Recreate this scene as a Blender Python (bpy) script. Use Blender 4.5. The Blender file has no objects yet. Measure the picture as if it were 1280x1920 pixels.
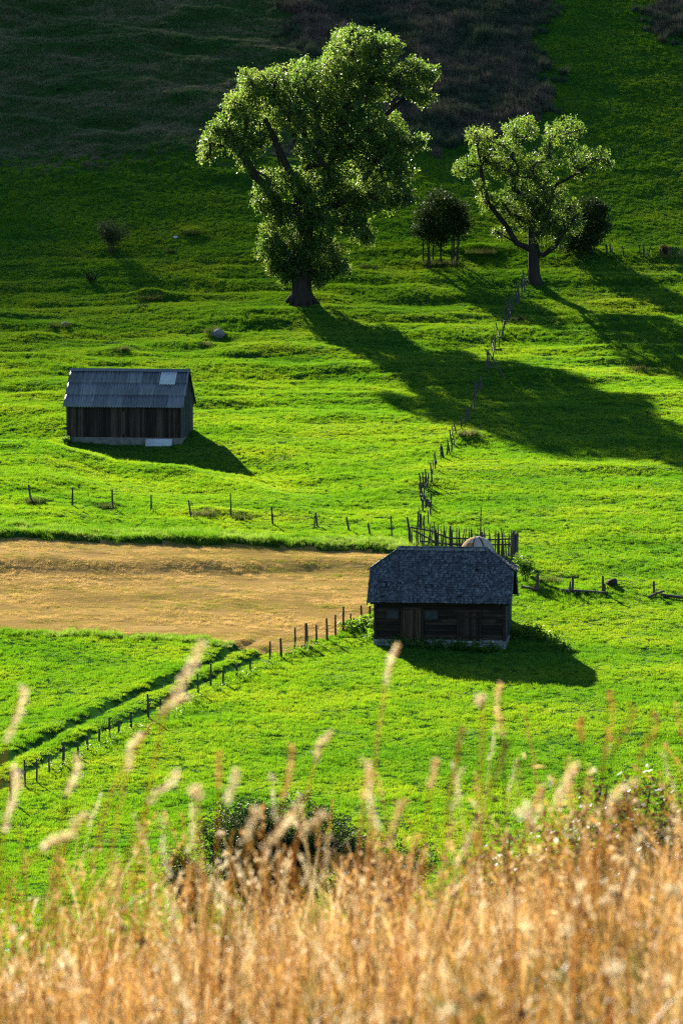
import bpy, math, random
import numpy as np
from mathutils import Vector, Matrix, Euler
random.seed(7)
RNG = np.random.default_rng(11)
R = math.radians
sc = bpy.context.scene
C = sc.collection

# ------------------------------------------------------------------ camera geometry (photo pixels 1280 x 1920)
FPX = 7000.0
PITCH = R(-4.7)
CP, SP = math.cos(PITCH), math.sin(PITCH)

def ray(px, py):
    a = (px - 640.0) / FPX
    b = (960.0 - py) / FPX
    y = CP - SP * b
    return a / y, (SP + CP * b) / y          # x and z per metre of distance y

def at(px, py, d):
    a, b = ray(px, py)
    return Vector((a * d, d, b * d))

# ------------------------------------------------------------------ noise helpers
def _hash(ix, iy, seed):
    h = (ix.astype(np.int64) * 374761393 + iy.astype(np.int64) * 668265263 + seed * 974634777) & 0x7fffffff
    h = ((h ^ (h >> 13)) * 1274126177) & 0x7fffffff
    return ((h ^ (h >> 16)) & 0xffff) / 65535.0

def vnoise(x, y, seed=0):
    x = np.asarray(x, float); y = np.asarray(y, float)
    ix = np.floor(x); iy = np.floor(y)
    fx = x - ix; fy = y - iy
    fx = fx * fx * (3 - 2 * fx); fy = fy * fy * (3 - 2 * fy)
    a = _hash(ix, iy, seed); b = _hash(ix + 1, iy, seed)
    c = _hash(ix, iy + 1, seed); d = _hash(ix + 1, iy + 1, seed)
    return (a + (b - a) * fx + (c - a) * fy + (a - b - c + d) * fx * fy) * 2 - 1

def fbm(x, y, seed=0, n=3):
    s = 0; w = 1.0
    for k in range(n):
        s = s + w * vnoise(np.asarray(x) * 2 ** k + 17.3 * k, np.asarray(y) * 2 ** k - 9.1 * k, seed + k)
        w *= .5
    return s

def sstep(a, b, x):
    t = np.clip((x - a) / (b - a), 0, 1)
    return t * t * (3 - 2 * t)

# ------------------------------------------------------------------ terrain
PROF = {
    -200: [(170,1600),(192,1400),(205,1300),(219,1190),(231,1100),(238,1018),(250,945),(262,872),(271,826),(281,818),(296,752),(310,692),(325,630),(340,573),(350,517),(358,467),(367,411),(375,355),(382,303)],
    60:   [(170,1600),(192,1400),(205,1300),(219,1190),(231,1100),(239,1018),(251,948),(262,882),(270,838),(281,823),(295,747),(310,690),(325,630),(340,573),(350,516),(358,466),(367,410),(375,354),(382,301)],
    240:  [(170,1600),(192,1400),(205,1300),(219,1195),(231,1102),(241,1019),(254,948),(268,886),(281,823),(298,742),(310,690),(325,632),(340,572),(350,515),(358,465),(367,409),(375,352),(382,298)],
    640:  [(170,1600),(181,1500),(192,1400),(205,1300),(219,1204),(232,1105),(244,1022),(256,955),(268,892),(280,832),(300,738),(320,655),(340,570),(350,513),(358,463),(367,407),(375,350),(382,296)],
    1280: [(170,1600),(181,1500),(192,1400),(205,1300),(219,1208),(232,1112),(244,1028),(256,955),(268,890),(280,832),(300,738),(320,655),(340,570),(350,513),(358,463),(367,407),(375,350),(382,296)],
}
TOP = [(392.5,218),(403.5,135),(418,33),(434,-75)]
DD = np.arange(140.0, 1400.0, 0.5)
def _prof(tab):
    d = []; z = []
    for dd, yy in tab + TOP:
        d.append(dd); z.append(ray(640, yy)[1] * dd)
    d = [140, 155, 163] + d + [455, 475, 515, 700, 1400]
    z = [-30.3, -30.35, -30.15] + z + [38.2, 45.5, 52, 58, 40]
    zz = np.interp(DD, d, z)
    k = np.exp(-0.5 * (np.arange(-16, 17) / 8.0) ** 2); k /= k.sum()
    zp = np.pad(zz, 16, mode='edge')
    return np.convolve(zp, k, 'valid')
PU = np.array([ray(p, 960)[0] for p in PROF])
PZ = np.array([_prof(t) for t in PROF.values()])

def h_valley(x, y):
    u = x / np.maximum(y, 60.0)
    iu = np.clip(np.searchsorted(PU, u) - 1, 0, len(PU) - 2)
    t = np.clip((u - PU[iu]) / (PU[iu + 1] - PU[iu]), 0, 1)
    t = t * t * (3 - 2 * t)
    f = np.clip((y - DD[0]) / 0.5, 0, len(DD) - 1.001)
    j = f.astype(int); w = f - j
    a = PZ[iu, j] * (1 - w) + PZ[iu, j + 1] * w
    b = PZ[iu + 1, j] * (1 - w) + PZ[iu + 1, j + 1] * w
    return a + (b - a) * t

ND = [-60, -10, 0, 3, 6, 9, 12, 14, 17, 22, 40, 80, 120, 150, 200]
NZ = [6, -.7, -1.32, -1.6, -1.87, -2.2, -2.58, -2.92, -3.8, -5.4, -10.8, -21.5, -27.8, -30.2, -30.4]
def h0(x, y):
    x = np.asarray(x, float); y = np.asarray(y, float)
    near = np.interp(y, ND, NZ) + np.clip(x, -30, 30) * .155 * sstep(120, 20, y) + .05 * vnoise(x / 1.3, y / 1.3, 5)
    far = h_valley(x, y)
    w = sstep(125, 165, y)
    return near * (1 - w) + far * w

def hit(fn, px, py, d0=140.0, d1=470.0):
    a, b = ray(px, py)
    d = np.arange(d0, d1, 0.25)
    g = fn(a * d, d) - b * d
    k = np.argmax(g > 0)
    if g[k] <= 0:
        k = len(d) - 1
    if k > 0:
        t = g[k - 1] / (g[k - 1] - g[k]); dd = d[k - 1] + .25 * t
    else:
        dd = d[0]
    return Vector((a * dd, dd, b * dd))

def wpoly(fn, pts):
    return np.array([hit(fn, *p)[:2] for p in pts])

def dist_poly(x, y, P):
    """distance to polyline and signed side (+ = left of the direction)"""
    x = np.asarray(x, float); y = np.asarray(y, float)
    best = np.full(x.shape, 1e9); side = np.zeros(x.shape)
    for (ax, ay), (bx, by) in zip(P[:-1], P[1:]):
        dx, dy = bx - ax, by - ay
        L = dx * dx + dy * dy + 1e-9
        t = np.clip(((x - ax) * dx + (y - ay) * dy) / L, 0, 1)
        ex = x - ax - t * dx; ey = y - ay - t * dy
        q = np.hypot(ex, ey)
        m = q < best
        best = np.where(m, q, best)
        side = np.where(m, np.sign(dx * (y - ay) - dy * (x - ax)), side)
    return best, side

def inside(x, y, P):
    x = np.asarray(x, float); y = np.asarray(y, float)
    c = np.zeros(x.shape, bool)
    n = len(P)
    for i in range(n):
        x1, y1 = P[i]; x2, y2 = P[(i + 1) % n]
        k = ((y1 > y) != (y2 > y)) & (x < (x2 - x1) * (y - y1) / (y2 - y1 + 1e-12) + x1)
        c ^= k
    return c

FIELD_TOP = [(-420,1005),(0,1012),(120,1016),(240,1024),(400,1027),(560,1034),(700,1040),(755,1046)]
FIELD_BOT = [(700,1100),(694,1160),(640,1185),(590,1208),(540,1222),(495,1226),(445,1216),(370,1197),(250,1189),(100,1184),(-420,1186)]
RUT1 = [(452,1213),(330,1276),(250,1306),(150,1356),(60,1401),(0,1433),(-90,1480)]
RUT2 = [(500,1222),(400,1268),(300,1318),(200,1366),(110,1410),(40,1450),(-60,1510)]
W_TOP = wpoly(h0, FIELD_TOP); W_BOT = wpoly(h0, FIELD_BOT)
W_FIELD = np.concatenate([W_TOP, W_BOT])
W_RUT1 = wpoly(h0, RUT1); W_RUT2 = wpoly(h0, RUT2)
W_LOW = wpoly(h0, FIELD_BOT[6:])
W_BANK = wpoly(h0, [(-420,1066),(0,1066),(250,1068),(450,1068),(600,1062),(740,1066)])
W_MOUND = wpoly(h0, [(-400,800),(-150,812),(0,836),(150,852),(250,876),(400,900),(560,955)])
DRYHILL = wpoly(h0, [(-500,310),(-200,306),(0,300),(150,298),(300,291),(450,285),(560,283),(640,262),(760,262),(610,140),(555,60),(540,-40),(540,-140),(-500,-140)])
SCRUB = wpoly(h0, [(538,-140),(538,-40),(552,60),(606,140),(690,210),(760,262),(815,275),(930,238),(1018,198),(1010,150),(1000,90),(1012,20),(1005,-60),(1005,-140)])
SCRUB2 = wpoly(h0, [(1218,40),(1240,58),(1290,58),(1500,60),(1500,-100),(1255,-100),(1240,10)])

# local bumps: px, py, width, depth, height
BUMPS = [(403,630,1.3,1.5,.55),(280,556,1.9,1.6,.55),(566,568,3.2,3.0,.55),(210,468,2.2,1.8,.3),(230,655,1.2,1.4,.25),(110,612,2.6,2.2,.4),
         (640,548,2.6,2.0,.45),(690,500,2,1.6,.35),(900,470,2.4,1.6,.6),(1100,474,3.4,2,.35),(360,436,1.3,1.2,.35),(500,660,5,3,.45),
         (480,600,4,2.2,.35),(880,820,1.8,1.8,.45),(215,82,3,2.5,.9),(810,905,1.6,1.6,.3),(700,700,6,2.5,.3),(1145,1098,1.4,1.5,.3),
         (1030,880,7,2.0,.25),(1180,690,2.2,1.6,.3),(990,600,1.6,3,.3),(300,640,4,2,.3),(60,630,2,1.6,.3),(1248,470,1.0,1,.3),
         (385,965,1.3,1.2,.3),(450,970,1.4,1,.25),(200,950,1.3,1,.28),(65,940,1.0,.9,.25),(1070,1110,1.6,1.2,.25),(830,490,2.0,1.6,.4)]
_b = []
for px, py, wx, wy, hh in BUMPS:
    p = hit(h0, px, py); _b.append((p.x, p.y, wx, wy, hh))

def H(x, y):
    x = np.asarray(x, float); y = np.asarray(y, float)
    z = h0(x, y)
    far = sstep(140, 175, y)
    # gentle lumps, terracettes on the slope, rough upper hill
    z = z + far * .07 * fbm(x / 3.1, y / 2.6, 21)
    z = z + .42 * sstep(283, 300, y) * sstep(372, 345, y) * fbm(x / 15 + .15 * y / 15, y / 4.2, 31)
    z = z + .12 * sstep(225, 250, y) * sstep(300, 280, y) * fbm(x / 10, y / 4.0, 33)
    up = sstep(362, 392, y) * sstep(520, 470, y)
    left = sstep(8, -4, x)
    z = z + up * (.09 + .34 * left) * fbm(x / 5.5, y / 3.2, 41, 4)
    z = z + up * left * .34 * vnoise(x / 16, (y + .35 * x) / 2.6, 47)
    m = (y > 240) & (y < 310) & (x < 6)
    if m.any():
        d, sd_ = dist_poly(x[m], y[m], W_MOUND); d = d * sd_
        z = z.copy(); z[m] += .75 * sstep(4, -8, x[m]) * (.6 * np.exp(-(d / 3.0) ** 2) - np.exp(-((d - 6) / 4.0) ** 2))
    for bx, by, wx, wy, hh in _b:
        z = z + hh * np.exp(-((x - bx) / wx) ** 2 - ((y - by) / wy) ** 2)
    # steps: taller ground beyond the mown field and beside the ruts
    m = (y > 160) & (y < 262)
    if m.any():
        xm, ym = x[m], y[m]
        dz = np.zeros(xm.shape)
        d, s = dist_poly(xm, ym, W_TOP); d = d * s
        dz += .38 * sstep(-.15, .55, d) * np.exp(-np.maximum(d, 0) / 7)
        d, s = dist_poly(xm, ym, W_BANK); d = d * s
        dz += .42 * sstep(-1.6, 1.6, d) * np.exp(-np.maximum(d, 0) / 4)
        for P, A in ((W_RUT1, .24), (W_RUT2, .17)):
            d, s = dist_poly(xm, ym, P); d = d * -s
            dz += A * sstep(-.1, .45, d) * np.exp(-np.maximum(d, 0) / 2.0) - .10 * np.exp(-(d / .5) ** 2)
        z = z.copy(); z[m] += dz
    return z

def G(px, py):
    return hit(H, px, py)
def gz(x, y):
    return float(H(np.array([x]), np.array([y]))[0])

# ------------------------------------------------------------------ object helpers
def tag(o, label=None, cat=None, group=None, kind=None):
    if label: o['label'] = label
    if cat: o['category'] = cat
    if group: o['group'] = group
    if kind: o['kind'] = kind
    return o

def thing(name, label, cat, loc=(0,0,0), rz=0, group=None):
    o = bpy.data.objects.new(name, None); C.objects.link(o)
    o.location = loc; o.rotation_euler = (0, 0, rz)
    return tag(o, label, cat, group)

def np_mesh(name, V, F, mat=None, smooth=False):
    """V (n,3), F (m,k) all same k"""
    me = bpy.data.meshes.new(name)
    V = np.ascontiguousarray(V, np.float32); F = np.ascontiguousarray(F, np.int32)
    k = F.shape[1]
    me.vertices.add(len(V)); me.vertices.foreach_set('co', V.ravel())
    me.loops.add(F.size); me.loops.foreach_set('vertex_index', F.ravel())
    me.polygons.add(len(F)); me.polygons.foreach_set('loop_start', np.arange(0, F.size, k, dtype=np.int32))
    me.update(calc_edges=True)
    if smooth:
        me.polygons.foreach_set('use_smooth', np.ones(len(F), bool))
    if mat: me.materials.append(mat)
    return me

def obj(name, me, parent=None):
    o = bpy.data.objects.new(name, me); C.objects.link(o)
    if parent: o.parent = parent
    return o

class MB:
    def __init__(self):
        self.v = []; self.f = []
    def poly(self, pts):
        n = len(self.v); self.v += [tuple(p) for p in pts]; self.f.append(tuple(range(n, n + len(pts))))
    def hexa(self, p):                        # 8 points: bottom 0-3, top 4-7
        n = len(self.v); self.v += [tuple(q) for q in p]
        for f in ((3,2,1,0),(4,5,6,7),(0,1,5,4),(1,2,6,5),(2,3,7,6),(3,0,4,7)):
            self.f.append(tuple(n + i for i in f))
    def box(self, x0, x1, y0, y1, z0, z1):
        self.hexa([(x0,y0,z0),(x1,y0,z0),(x1,y1,z0),(x0,y1,z0),(x0,y0,z1),(x1,y0,z1),(x1,y1,z1),(x0,y1,z1)])
    def obox(self, c, ax, ay, az, sx, sy, sz):
        c = Vector(c); P = []
        for k in (-1, 1):
            for i, j in ((-1,-1),(1,-1),(1,1),(-1,1)):
                P.append(c + ax * (i * sx / 2) + ay * (j * sy / 2) + az * (k * sz / 2))
        self.hexa(P)
    def tube(self, pts, rad, n=6, cap=True):
        pts = [Vector(p) for p in pts]
        if not hasattr(rad, '__len__'): rad = [rad] * len(pts)
        base = len(self.v)
        a = (pts[-1] - pts[0]).normalized()
        ref = Vector((1,0,0)) if abs(a.x) < .8 else Vector((0,1,0))
        for i, p in enumerate(pts):
            t = (pts[min(i+1, len(pts)-1)] - pts[max(i-1, 0)]).normalized()
            u = (ref - t * ref.dot(t)).normalized(); w = t.cross(u)
            for k in range(n):
                q = 2 * math.pi * k / n
                self.v.append(tuple(p + (u * math.cos(q) + w * math.sin(q)) * rad[i]))
        for i in range(len(pts) - 1):
            for k in range(n):
                a0 = base + i * n + k; a1 = base + i * n + (k + 1) % n
                self.f.append((a0, a1, a1 + n, a0 + n))
        if cap:
            self.f.append(tuple(base + k for k in range(n))[::-1])
            e = base + (len(pts) - 1) * n
            self.f.append(tuple(e + k for k in range(n)))
    def mesh(self, name, mat, smooth=False):
        me = bpy.data.meshes.new(name); me.from_pydata(self.v, [], self.f); me.update()
        me.materials.append(mat)
        if smooth: me.polygons.foreach_set('use_smooth', np.ones(len(me.polygons), bool))
        return me
    def build(self, name, mat, parent=None, smooth=False):
        return obj(name, self.mesh(name, mat, smooth), parent)

# ------------------------------------------------------------------ materials
def new_mat(name):
    m = bpy.data.materials.new(name); m.use_nodes = True
    nt = m.node_tree; nt.nodes.clear()
    return m, nt, nt.nodes, nt.links

def ramp(nodes, stops):
    r = nodes.new('ShaderNodeValToRGB'); e = r.color_ramp.elements
    while len(e) < len(stops): e.new(.5)
    for i, (p, c) in enumerate(stops):
        e[i].position = p; e[i].color = (*c, 1)
    return r

def solid_mat(name, stops, scale=(1,1,1), nscale=3.0, detail=6, rough=.85, bump=.3, bump_scale=None, coords='Object', island=0.0, spec=.3):
    m, nt, N, L = new_mat(name)
    out = N.new('ShaderNodeOutputMaterial'); b = N.new('ShaderNodeBsdfPrincipled')
    L.new(b.outputs[0], out.inputs[0])
    tc = N.new('ShaderNodeTexCoord'); mp = N.new('ShaderNodeMapping'); mp.inputs['Scale'].default_value = scale
    L.new(tc.outputs[coords], mp.inputs[0])
    nz = N.new('ShaderNodeTexNoise'); nz.inputs['Scale'].default_value = nscale; nz.inputs['Detail'].default_value = detail
    nz.inputs['Roughness'].default_value = .65
    L.new(mp.outputs[0], nz.inputs[0])
    r = ramp(N, stops)
    fac = nz.outputs[0]
    if island:
        g = N.new('ShaderNodeNewGeometry'); ma = N.new('ShaderNodeMath'); ma.operation = 'MULTIPLY_ADD'
        ma.inputs[1].default_value = island; ma.inputs[2].default_value = -island / 2
        L.new(g.outputs['Random Per Island'], ma.inputs[0])
        ad = N.new('ShaderNodeMath'); ad.operation = 'ADD'
        L.new(fac, ad.inputs[0]); L.new(ma.outputs[0], ad.inputs[1]); fac = ad.outputs[0]
    L.new(fac, r.inputs[0]); L.new(r.outputs[0], b.inputs['Base Color'])
    b.inputs['Roughness'].default_value = rough
    b.inputs['Specular IOR Level'].default_value = spec
    if bump:
        bp = N.new('ShaderNodeBump'); bp.inputs['Strength'].default_value = bump; bp.inputs['Distance'].default_value = .05
        if bump_scale:
            n2 = N.new('ShaderNodeTexNoise'); n2.inputs['Scale'].default_value = bump_scale; n2.inputs['Detail'].default_value = 5
            L.new(mp.outputs[0], n2.inputs[0]); L.new(n2.outputs[0], bp.inputs['Height'])
        else:
            L.new(nz.outputs[0], bp.inputs['Height'])
        L.new(bp.outputs[0], b.inputs['Normal'])
    return m

def leaf_mat(name, stops, tstops, trans=.45, rough=.5, spec=.4, nscale=.12, island=.5, inst=0.0, aniso=(1,1,1)):
    """thin vegetation: reflects and lets light through; colour from world noise + random per leaf"""
    m, nt, N, L = new_mat(name)
    out = N.new('ShaderNodeOutputMaterial'); b = N.new('ShaderNodeBsdfPrincipled'); t = N.new('ShaderNodeBsdfTranslucent')
    mx = N.new('ShaderNodeMixShader'); mx.inputs[0].default_value = trans
    L.new(b.outputs[0], mx.inputs[1]); L.new(t.outputs[0], mx.inputs[2]); L.new(mx.outputs[0], out.inputs[0])
    g = N.new('ShaderNodeNewGeometry')
    mp = N.new('ShaderNodeMapping'); mp.inputs['Scale'].default_value = aniso
    L.new(g.outputs['Position'], mp.inputs[0])
    nz = N.new('ShaderNodeTexNoise'); nz.inputs['Scale'].default_value = nscale; nz.inputs['Detail'].default_value = 5
    L.new(mp.outputs[0], nz.inputs[0])
    fac = nz.outputs[0]
    def add(src, k, fac):
        ma = N.new('ShaderNodeMath'); ma.operation = 'MULTIPLY_ADD'; ma.inputs[1].default_value = k; ma.inputs[2].default_value = -k / 2
        L.new(src, ma.inputs[0])
        ad = N.new('ShaderNodeMath'); ad.operation = 'ADD'; L.new(fac, ad.inputs[0]); L.new(ma.outputs[0], ad.inputs[1])
        return ad.outputs[0]
    if island: fac = add(g.outputs['Random Per Island'], island, fac)
    if inst:
        oi = N.new('ShaderNodeObjectInfo'); fac = add(oi.outputs['Random'], inst, fac)
    r1 = ramp(N, stops); r2 = ramp(N, tstops)
    L.new(fac, r1.inputs[0]); L.new(fac, r2.inputs[0])
    L.new(r1.outputs[0], b.inputs['Base Color']); L.new(r2.outputs[0], t.inputs[0])
    b.inputs['Roughness'].default_value = rough; b.inputs['Specular IOR Level'].default_value = spec
    return m

M = {}
M['soil'] = solid_mat('meadow turf', [(.3,(.012,.045,.008)),(.55,(.02,.07,.011)),(.75,(.035,.08,.015))], nscale=.6, rough=1, bump=.6, bump_scale=6, spec=0)
M['forest'] = solid_mat('mountain forest', [(.3,(.015,.03,.012)),(.6,(.03,.055,.018)),(.85,(.07,.08,.04))], nscale=.01, rough=1, bump=0, spec=0)
M['stubble_ground'] = solid_mat('mown hay field', [(.3,(.10,.11,.025)),(.42,(.25,.165,.05)),(.6,(.37,.24,.085)),(.8,(.46,.32,.13))], scale=(.14,1,1), nscale=.55, detail=8, rough=1, bump=.8, bump_scale=5, spec=0)
M['grass'] = leaf_mat('meadow grass blades', [(.25,(.014,.10,.024)),(.5,(.026,.15,.032)),(.75,(.055,.18,.034))],
                      [(.25,(.11,.32,.006)),(.5,(.235,.46,.008)),(.75,(.42,.54,.014))], trans=.5, rough=.55, spec=.25, nscale=.16, island=.3, inst=.18, aniso=(.6,1,1))
M['tall_grass'] = leaf_mat('uncut grass blades', [(.25,(.02,.10,.015)),(.5,(.045,.15,.02)),(.9,(.14,.2,.05))],
                      [(.25,(.11,.3,.006)),(.5,(.23,.44,.012)),(.9,(.4,.5,.1))], trans=.5, rough=.55, spec=.25, nscale=.3, island=.5, inst=.3)
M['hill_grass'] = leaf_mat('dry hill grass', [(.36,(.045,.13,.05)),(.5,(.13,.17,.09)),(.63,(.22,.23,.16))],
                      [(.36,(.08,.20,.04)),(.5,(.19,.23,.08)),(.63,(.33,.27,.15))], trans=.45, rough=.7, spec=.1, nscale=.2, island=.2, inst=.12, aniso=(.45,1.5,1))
M['stubble'] = leaf_mat('mown stubble', [(.32,(.15,.18,.03)),(.46,(.42,.27,.08)),(.7,(.58,.40,.15))],
                      [(.32,(.25,.30,.03)),(.46,(.62,.40,.11)),(.7,(.78,.55,.21))], trans=.4, rough=.7, spec=.15, nscale=.5, island=.4, inst=.3, aniso=(.14,1,1))
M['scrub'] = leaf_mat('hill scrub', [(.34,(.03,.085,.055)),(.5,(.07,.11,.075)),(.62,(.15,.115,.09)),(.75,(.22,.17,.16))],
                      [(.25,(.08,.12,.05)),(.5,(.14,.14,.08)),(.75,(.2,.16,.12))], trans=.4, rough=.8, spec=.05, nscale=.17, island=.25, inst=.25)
M['straw'] = leaf_mat('dry foreground grass', [(.2,(.07,.055,.012)),(.38,(.26,.13,.03)),(.6,(.42,.21,.06)),(.88,(.68,.46,.22))],
                      [(.2,(.14,.13,.02)),(.38,(.48,.24,.045)),(.6,(.68,.355,.085)),(.88,(.86,.62,.33))], trans=.5, rough=.5, spec=.4, nscale=1.8, island=.4, inst=.65)
M['plume'] = leaf_mat('pale seed plumes', [(.3,(.58,.42,.2)),(.7,(.8,.68,.45))], [(.3,(.82,.62,.32)),(.7,(.93,.83,.58))], trans=.5, rough=.5, spec=.4, nscale=2, island=.5)
M['dark_stalk'] = leaf_mat('withered dark weeds', [(.3,(.03,.02,.012)),(.7,(.10,.06,.03))], [(.3,(.05,.03,.015)),(.7,(.1,.06,.03))], trans=.25, rough=.7, spec=.2, nscale=2, island=.5)
M['leaf_big'] = leaf_mat('walnut leaves', [(.25,(.02,.06,.016)),(.5,(.038,.09,.024)),(.8,(.075,.13,.035))],
                      [(.25,(.12,.27,.025)),(.5,(.26,.42,.045)),(.8,(.46,.56,.10))], trans=.45, rough=.5, spec=.35, nscale=.35, island=.5)
M['leaf_old'] = leaf_mat('willow leaves', [(.25,(.018,.055,.013)),(.5,(.036,.085,.02)),(.8,(.07,.12,.03))],
                      [(.25,(.12,.27,.02)),(.5,(.22,.37,.03)),(.8,(.36,.46,.06))], trans=.44, rough=.5, spec=.35, nscale=.4, island=.5)
M['tussock'] = leaf_mat('rank tussock grass', [(.3,(.018,.05,.012)),(.55,(.05,.075,.02)),(.85,(.17,.14,.06))], [(.3,(.05,.13,.01)),(.55,(.13,.18,.03)),(.85,(.36,.30,.12))], trans=.4, rough=.7, spec=.1, nscale=1, island=.6)
M['leaf_olive'] = leaf_mat('olive shrub leaves', [(.3,(.03,.045,.02)),(.7,(.07,.085,.04))], [(.3,(.06,.1,.03)),(.7,(.13,.16,.06))], trans=.35, rough=.6, spec=.1, nscale=1, island=.6)
M['leaf_dark'] = leaf_mat('dark shrub leaves', [(.25,(.014,.034,.011)),(.5,(.026,.052,.016)),(.8,(.05,.08,.022))],
                      [(.25,(.02,.05,.008)),(.5,(.04,.08,.012)),(.8,(.08,.12,.025))], trans=.25, rough=.6, spec=.08, nscale=.5, island=.5)
M['leaf_weed'] = leaf_mat('broad weed leaves', [(.25,(.03,.09,.012)),(.5,(.05,.13,.016)),(.8,(.09,.17,.03))],
                      [(.25,(.12,.3,.01)),(.5,(.2,.4,.015)),(.8,(.32,.45,.03))], trans=.45, rough=.55, spec=.3, nscale=1, island=.6)
M['leaf_brown'] = leaf_mat('browning shrub leaves', [(.25,(.02,.022,.008)),(.5,(.04,.032,.012)),(.8,(.11,.065,.022))],
                      [(.25,(.06,.07,.01)),(.5,(.14,.10,.02)),(.8,(.28,.16,.04))], trans=.35, rough=.5, spec=.3, nscale=1, island=.6)
M['bark'] = solid_mat('rough bark', [(.3,(.018,.014,.011)),(.6,(.045,.036,.029)),(.85,(.09,.075,.062))], scale=(1,1,.22), nscale=5, rough=.95, bump=.9)
M['stem_bark'] = solid_mat('shrub stems', [(.3,(.04,.03,.025)),(.7,(.09,.075,.06))], nscale=6, rough=.9)
M['post'] = solid_mat('weathered post wood', [(.3,(.06,.045,.035)),(.6,(.12,.095,.075)),(.85,(.2,.17,.14))], scale=(1,1,.15), nscale=8, rough=.95, bump=.5)
M['stake'] = solid_mat('grey split stakes', [(.3,(.045,.04,.037)),(.6,(.10,.092,.085)),(.85,(.19,.18,.17))], scale=(1,1,.15), nscale=8, rough=.95, bump=.5)
M['wire'] = solid_mat('dull fence wire', [(.3,(.05,.045,.04)),(.7,(.1,.09,.08))], nscale=8, rough=.6, bump=0)
M['logs'] = solid_mat('dark brown log boards', [(.25,(.014,.008,.006)),(.5,(.034,.020,.015)),(.8,(.09,.06,.043))], scale=(.25,1,4), nscale=5, detail=9, rough=.9, bump=.6, island=.35)
M['vboards'] = solid_mat('dark upright boards', [(.25,(.014,.010,.008)),(.5,(.038,.026,.020)),(.85,(.13,.088,.066))], scale=(4,1,.22), nscale=4, detail=9, rough=.9, bump=.6, island=.4)
M['gable'] = solid_mat('grey upright boards', [(.25,(.025,.028,.03)),(.5,(.055,.06,.064)),(.8,(.11,.118,.12))], scale=(1,4,.22), nscale=4, detail=9, rough=.9, bump=.6, island=.4)
M['door'] = solid_mat('reddish plank door', [(.25,(.03,.015,.009)),(.5,(.065,.034,.022)),(.8,(.13,.08,.055))], scale=(4,1,.3), nscale=4, detail=8, rough=.9, bump=.6, island=.4)
M['shutter'] = solid_mat('grey shutter wood', [(.3,(.035,.035,.036)),(.7,(.08,.08,.085))], nscale=5, rough=.9)
M['shingle'] = solid_mat('weathered wood shingles', [(.12,(.02,.021,.025)),(.45,(.075,.08,.09)),(.75,(.15,.16,.175)),(.97,(.45,.46,.48))], nscale=9, rough=.75, bump=.5, island=.5)
M['ridge_wood'] = solid_mat('grey ridge boards', [(.3,(.12,.12,.12)),(.7,(.32,.31,.30))], nscale=5, rough=.9)
M['underside'] = solid_mat('roof battens', [(.3,(.02,.014,.01)),(.7,(.05,.035,.028))], nscale=5, rough=.95)
M['stone'] = solid_mat('whitewashed foundation stone', [(.3,(.16,.155,.15)),(.55,(.34,.33,.32)),(.8,(.52,.51,.5))], nscale=3, rough=.95, bump=.8, island=.4)
M['concrete'] = solid_mat('pale concrete footing', [(.3,(.10,.095,.085)),(.7,(.26,.245,.22))], nscale=3, rough=.95, bump=.5)
M['corrugated'] = solid_mat('weathered grey corrugated sheet with stripe shading', [(.3,(.055,.062,.07)),(.5,(.13,.145,.16)),(.7,(.26,.28,.30))], scale=(9,.5,.5), nscale=1.6, detail=9, rough=.38, bump=.15, island=.2, spec=.5)  # weathering noise stretched into streaks, painting in the corrugation's light and dark stripes
M['pale_sheet'] = solid_mat('new pale corrugated sheet', [(.3,(.48,.52,.55)),(.7,(.66,.70,.73))], nscale=3, rough=.5, bump=.1, spec=.5)
M['hay'] = solid_mat('packed hay', [(.3,(.2,.12,.05)),(.7,(.4,.26,.12))], nscale=9, detail=8, rough=1, bump=1)
M['plastic'] = solid_mat('pale plastic sheet', [(.3,(.36,.27,.2)),(.7,(.6,.52,.45))], nscale=2, rough=.4, bump=.4)
M['rubber'] = solid_mat('dark strap', [(.3,(.02,.02,.02)),(.7,(.05,.05,.05))], nscale=4, rough=.8)
M['rock'] = solid_mat('grey field rock', [(.3,(.10,.10,.10)),(.6,(.22,.22,.22)),(.85,(.38,.37,.36))], nscale=3, rough=.95, bump=.8)
M['white_rock'] = solid_mat('pale field stone', [(.3,(.5,.5,.5)),(.7,(.75,.75,.75))], nscale=3, rough=.9, bump=.6)
M['earth'] = solid_mat('dark earth', [(.3,(.02,.015,.01)),(.7,(.06,.045,.03))], nscale=3, rough=1, bump=1)

# ------------------------------------------------------------------ ground sheet
xs = np.concatenate([np.arange(-620, -56, 24.), np.arange(-56, 56.01, .4), np.arange(64, 640, 24.)])
ys = np.concatenate([np.arange(-60, 2, 3.), np.arange(2, 18, .4), np.arange(18, 156, 2.), np.arange(156, 462, .4), np.arange(464, 540, 4.), np.arange(545, 1390, 30.)])
XX, YY = np.meshgrid(xs, ys)
ZZ = H(XX.ravel(), YY.ravel())
V = np.stack([XX.ravel(), YY.ravel(), ZZ], 1)
nx, ny = len(xs), len(ys)
ii = (np.arange(ny - 1)[:, None] * nx + np.arange(nx - 1)[None, :]).ravel()
F = np.stack([ii, ii + 1, ii + 1 + nx, ii + nx], 1)
ground = obj('ground', np_mesh('ground', V, F, M['soil'], True)); tag(ground, 'green valley floor and rising hillside', 'ground', kind='structure')

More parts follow.
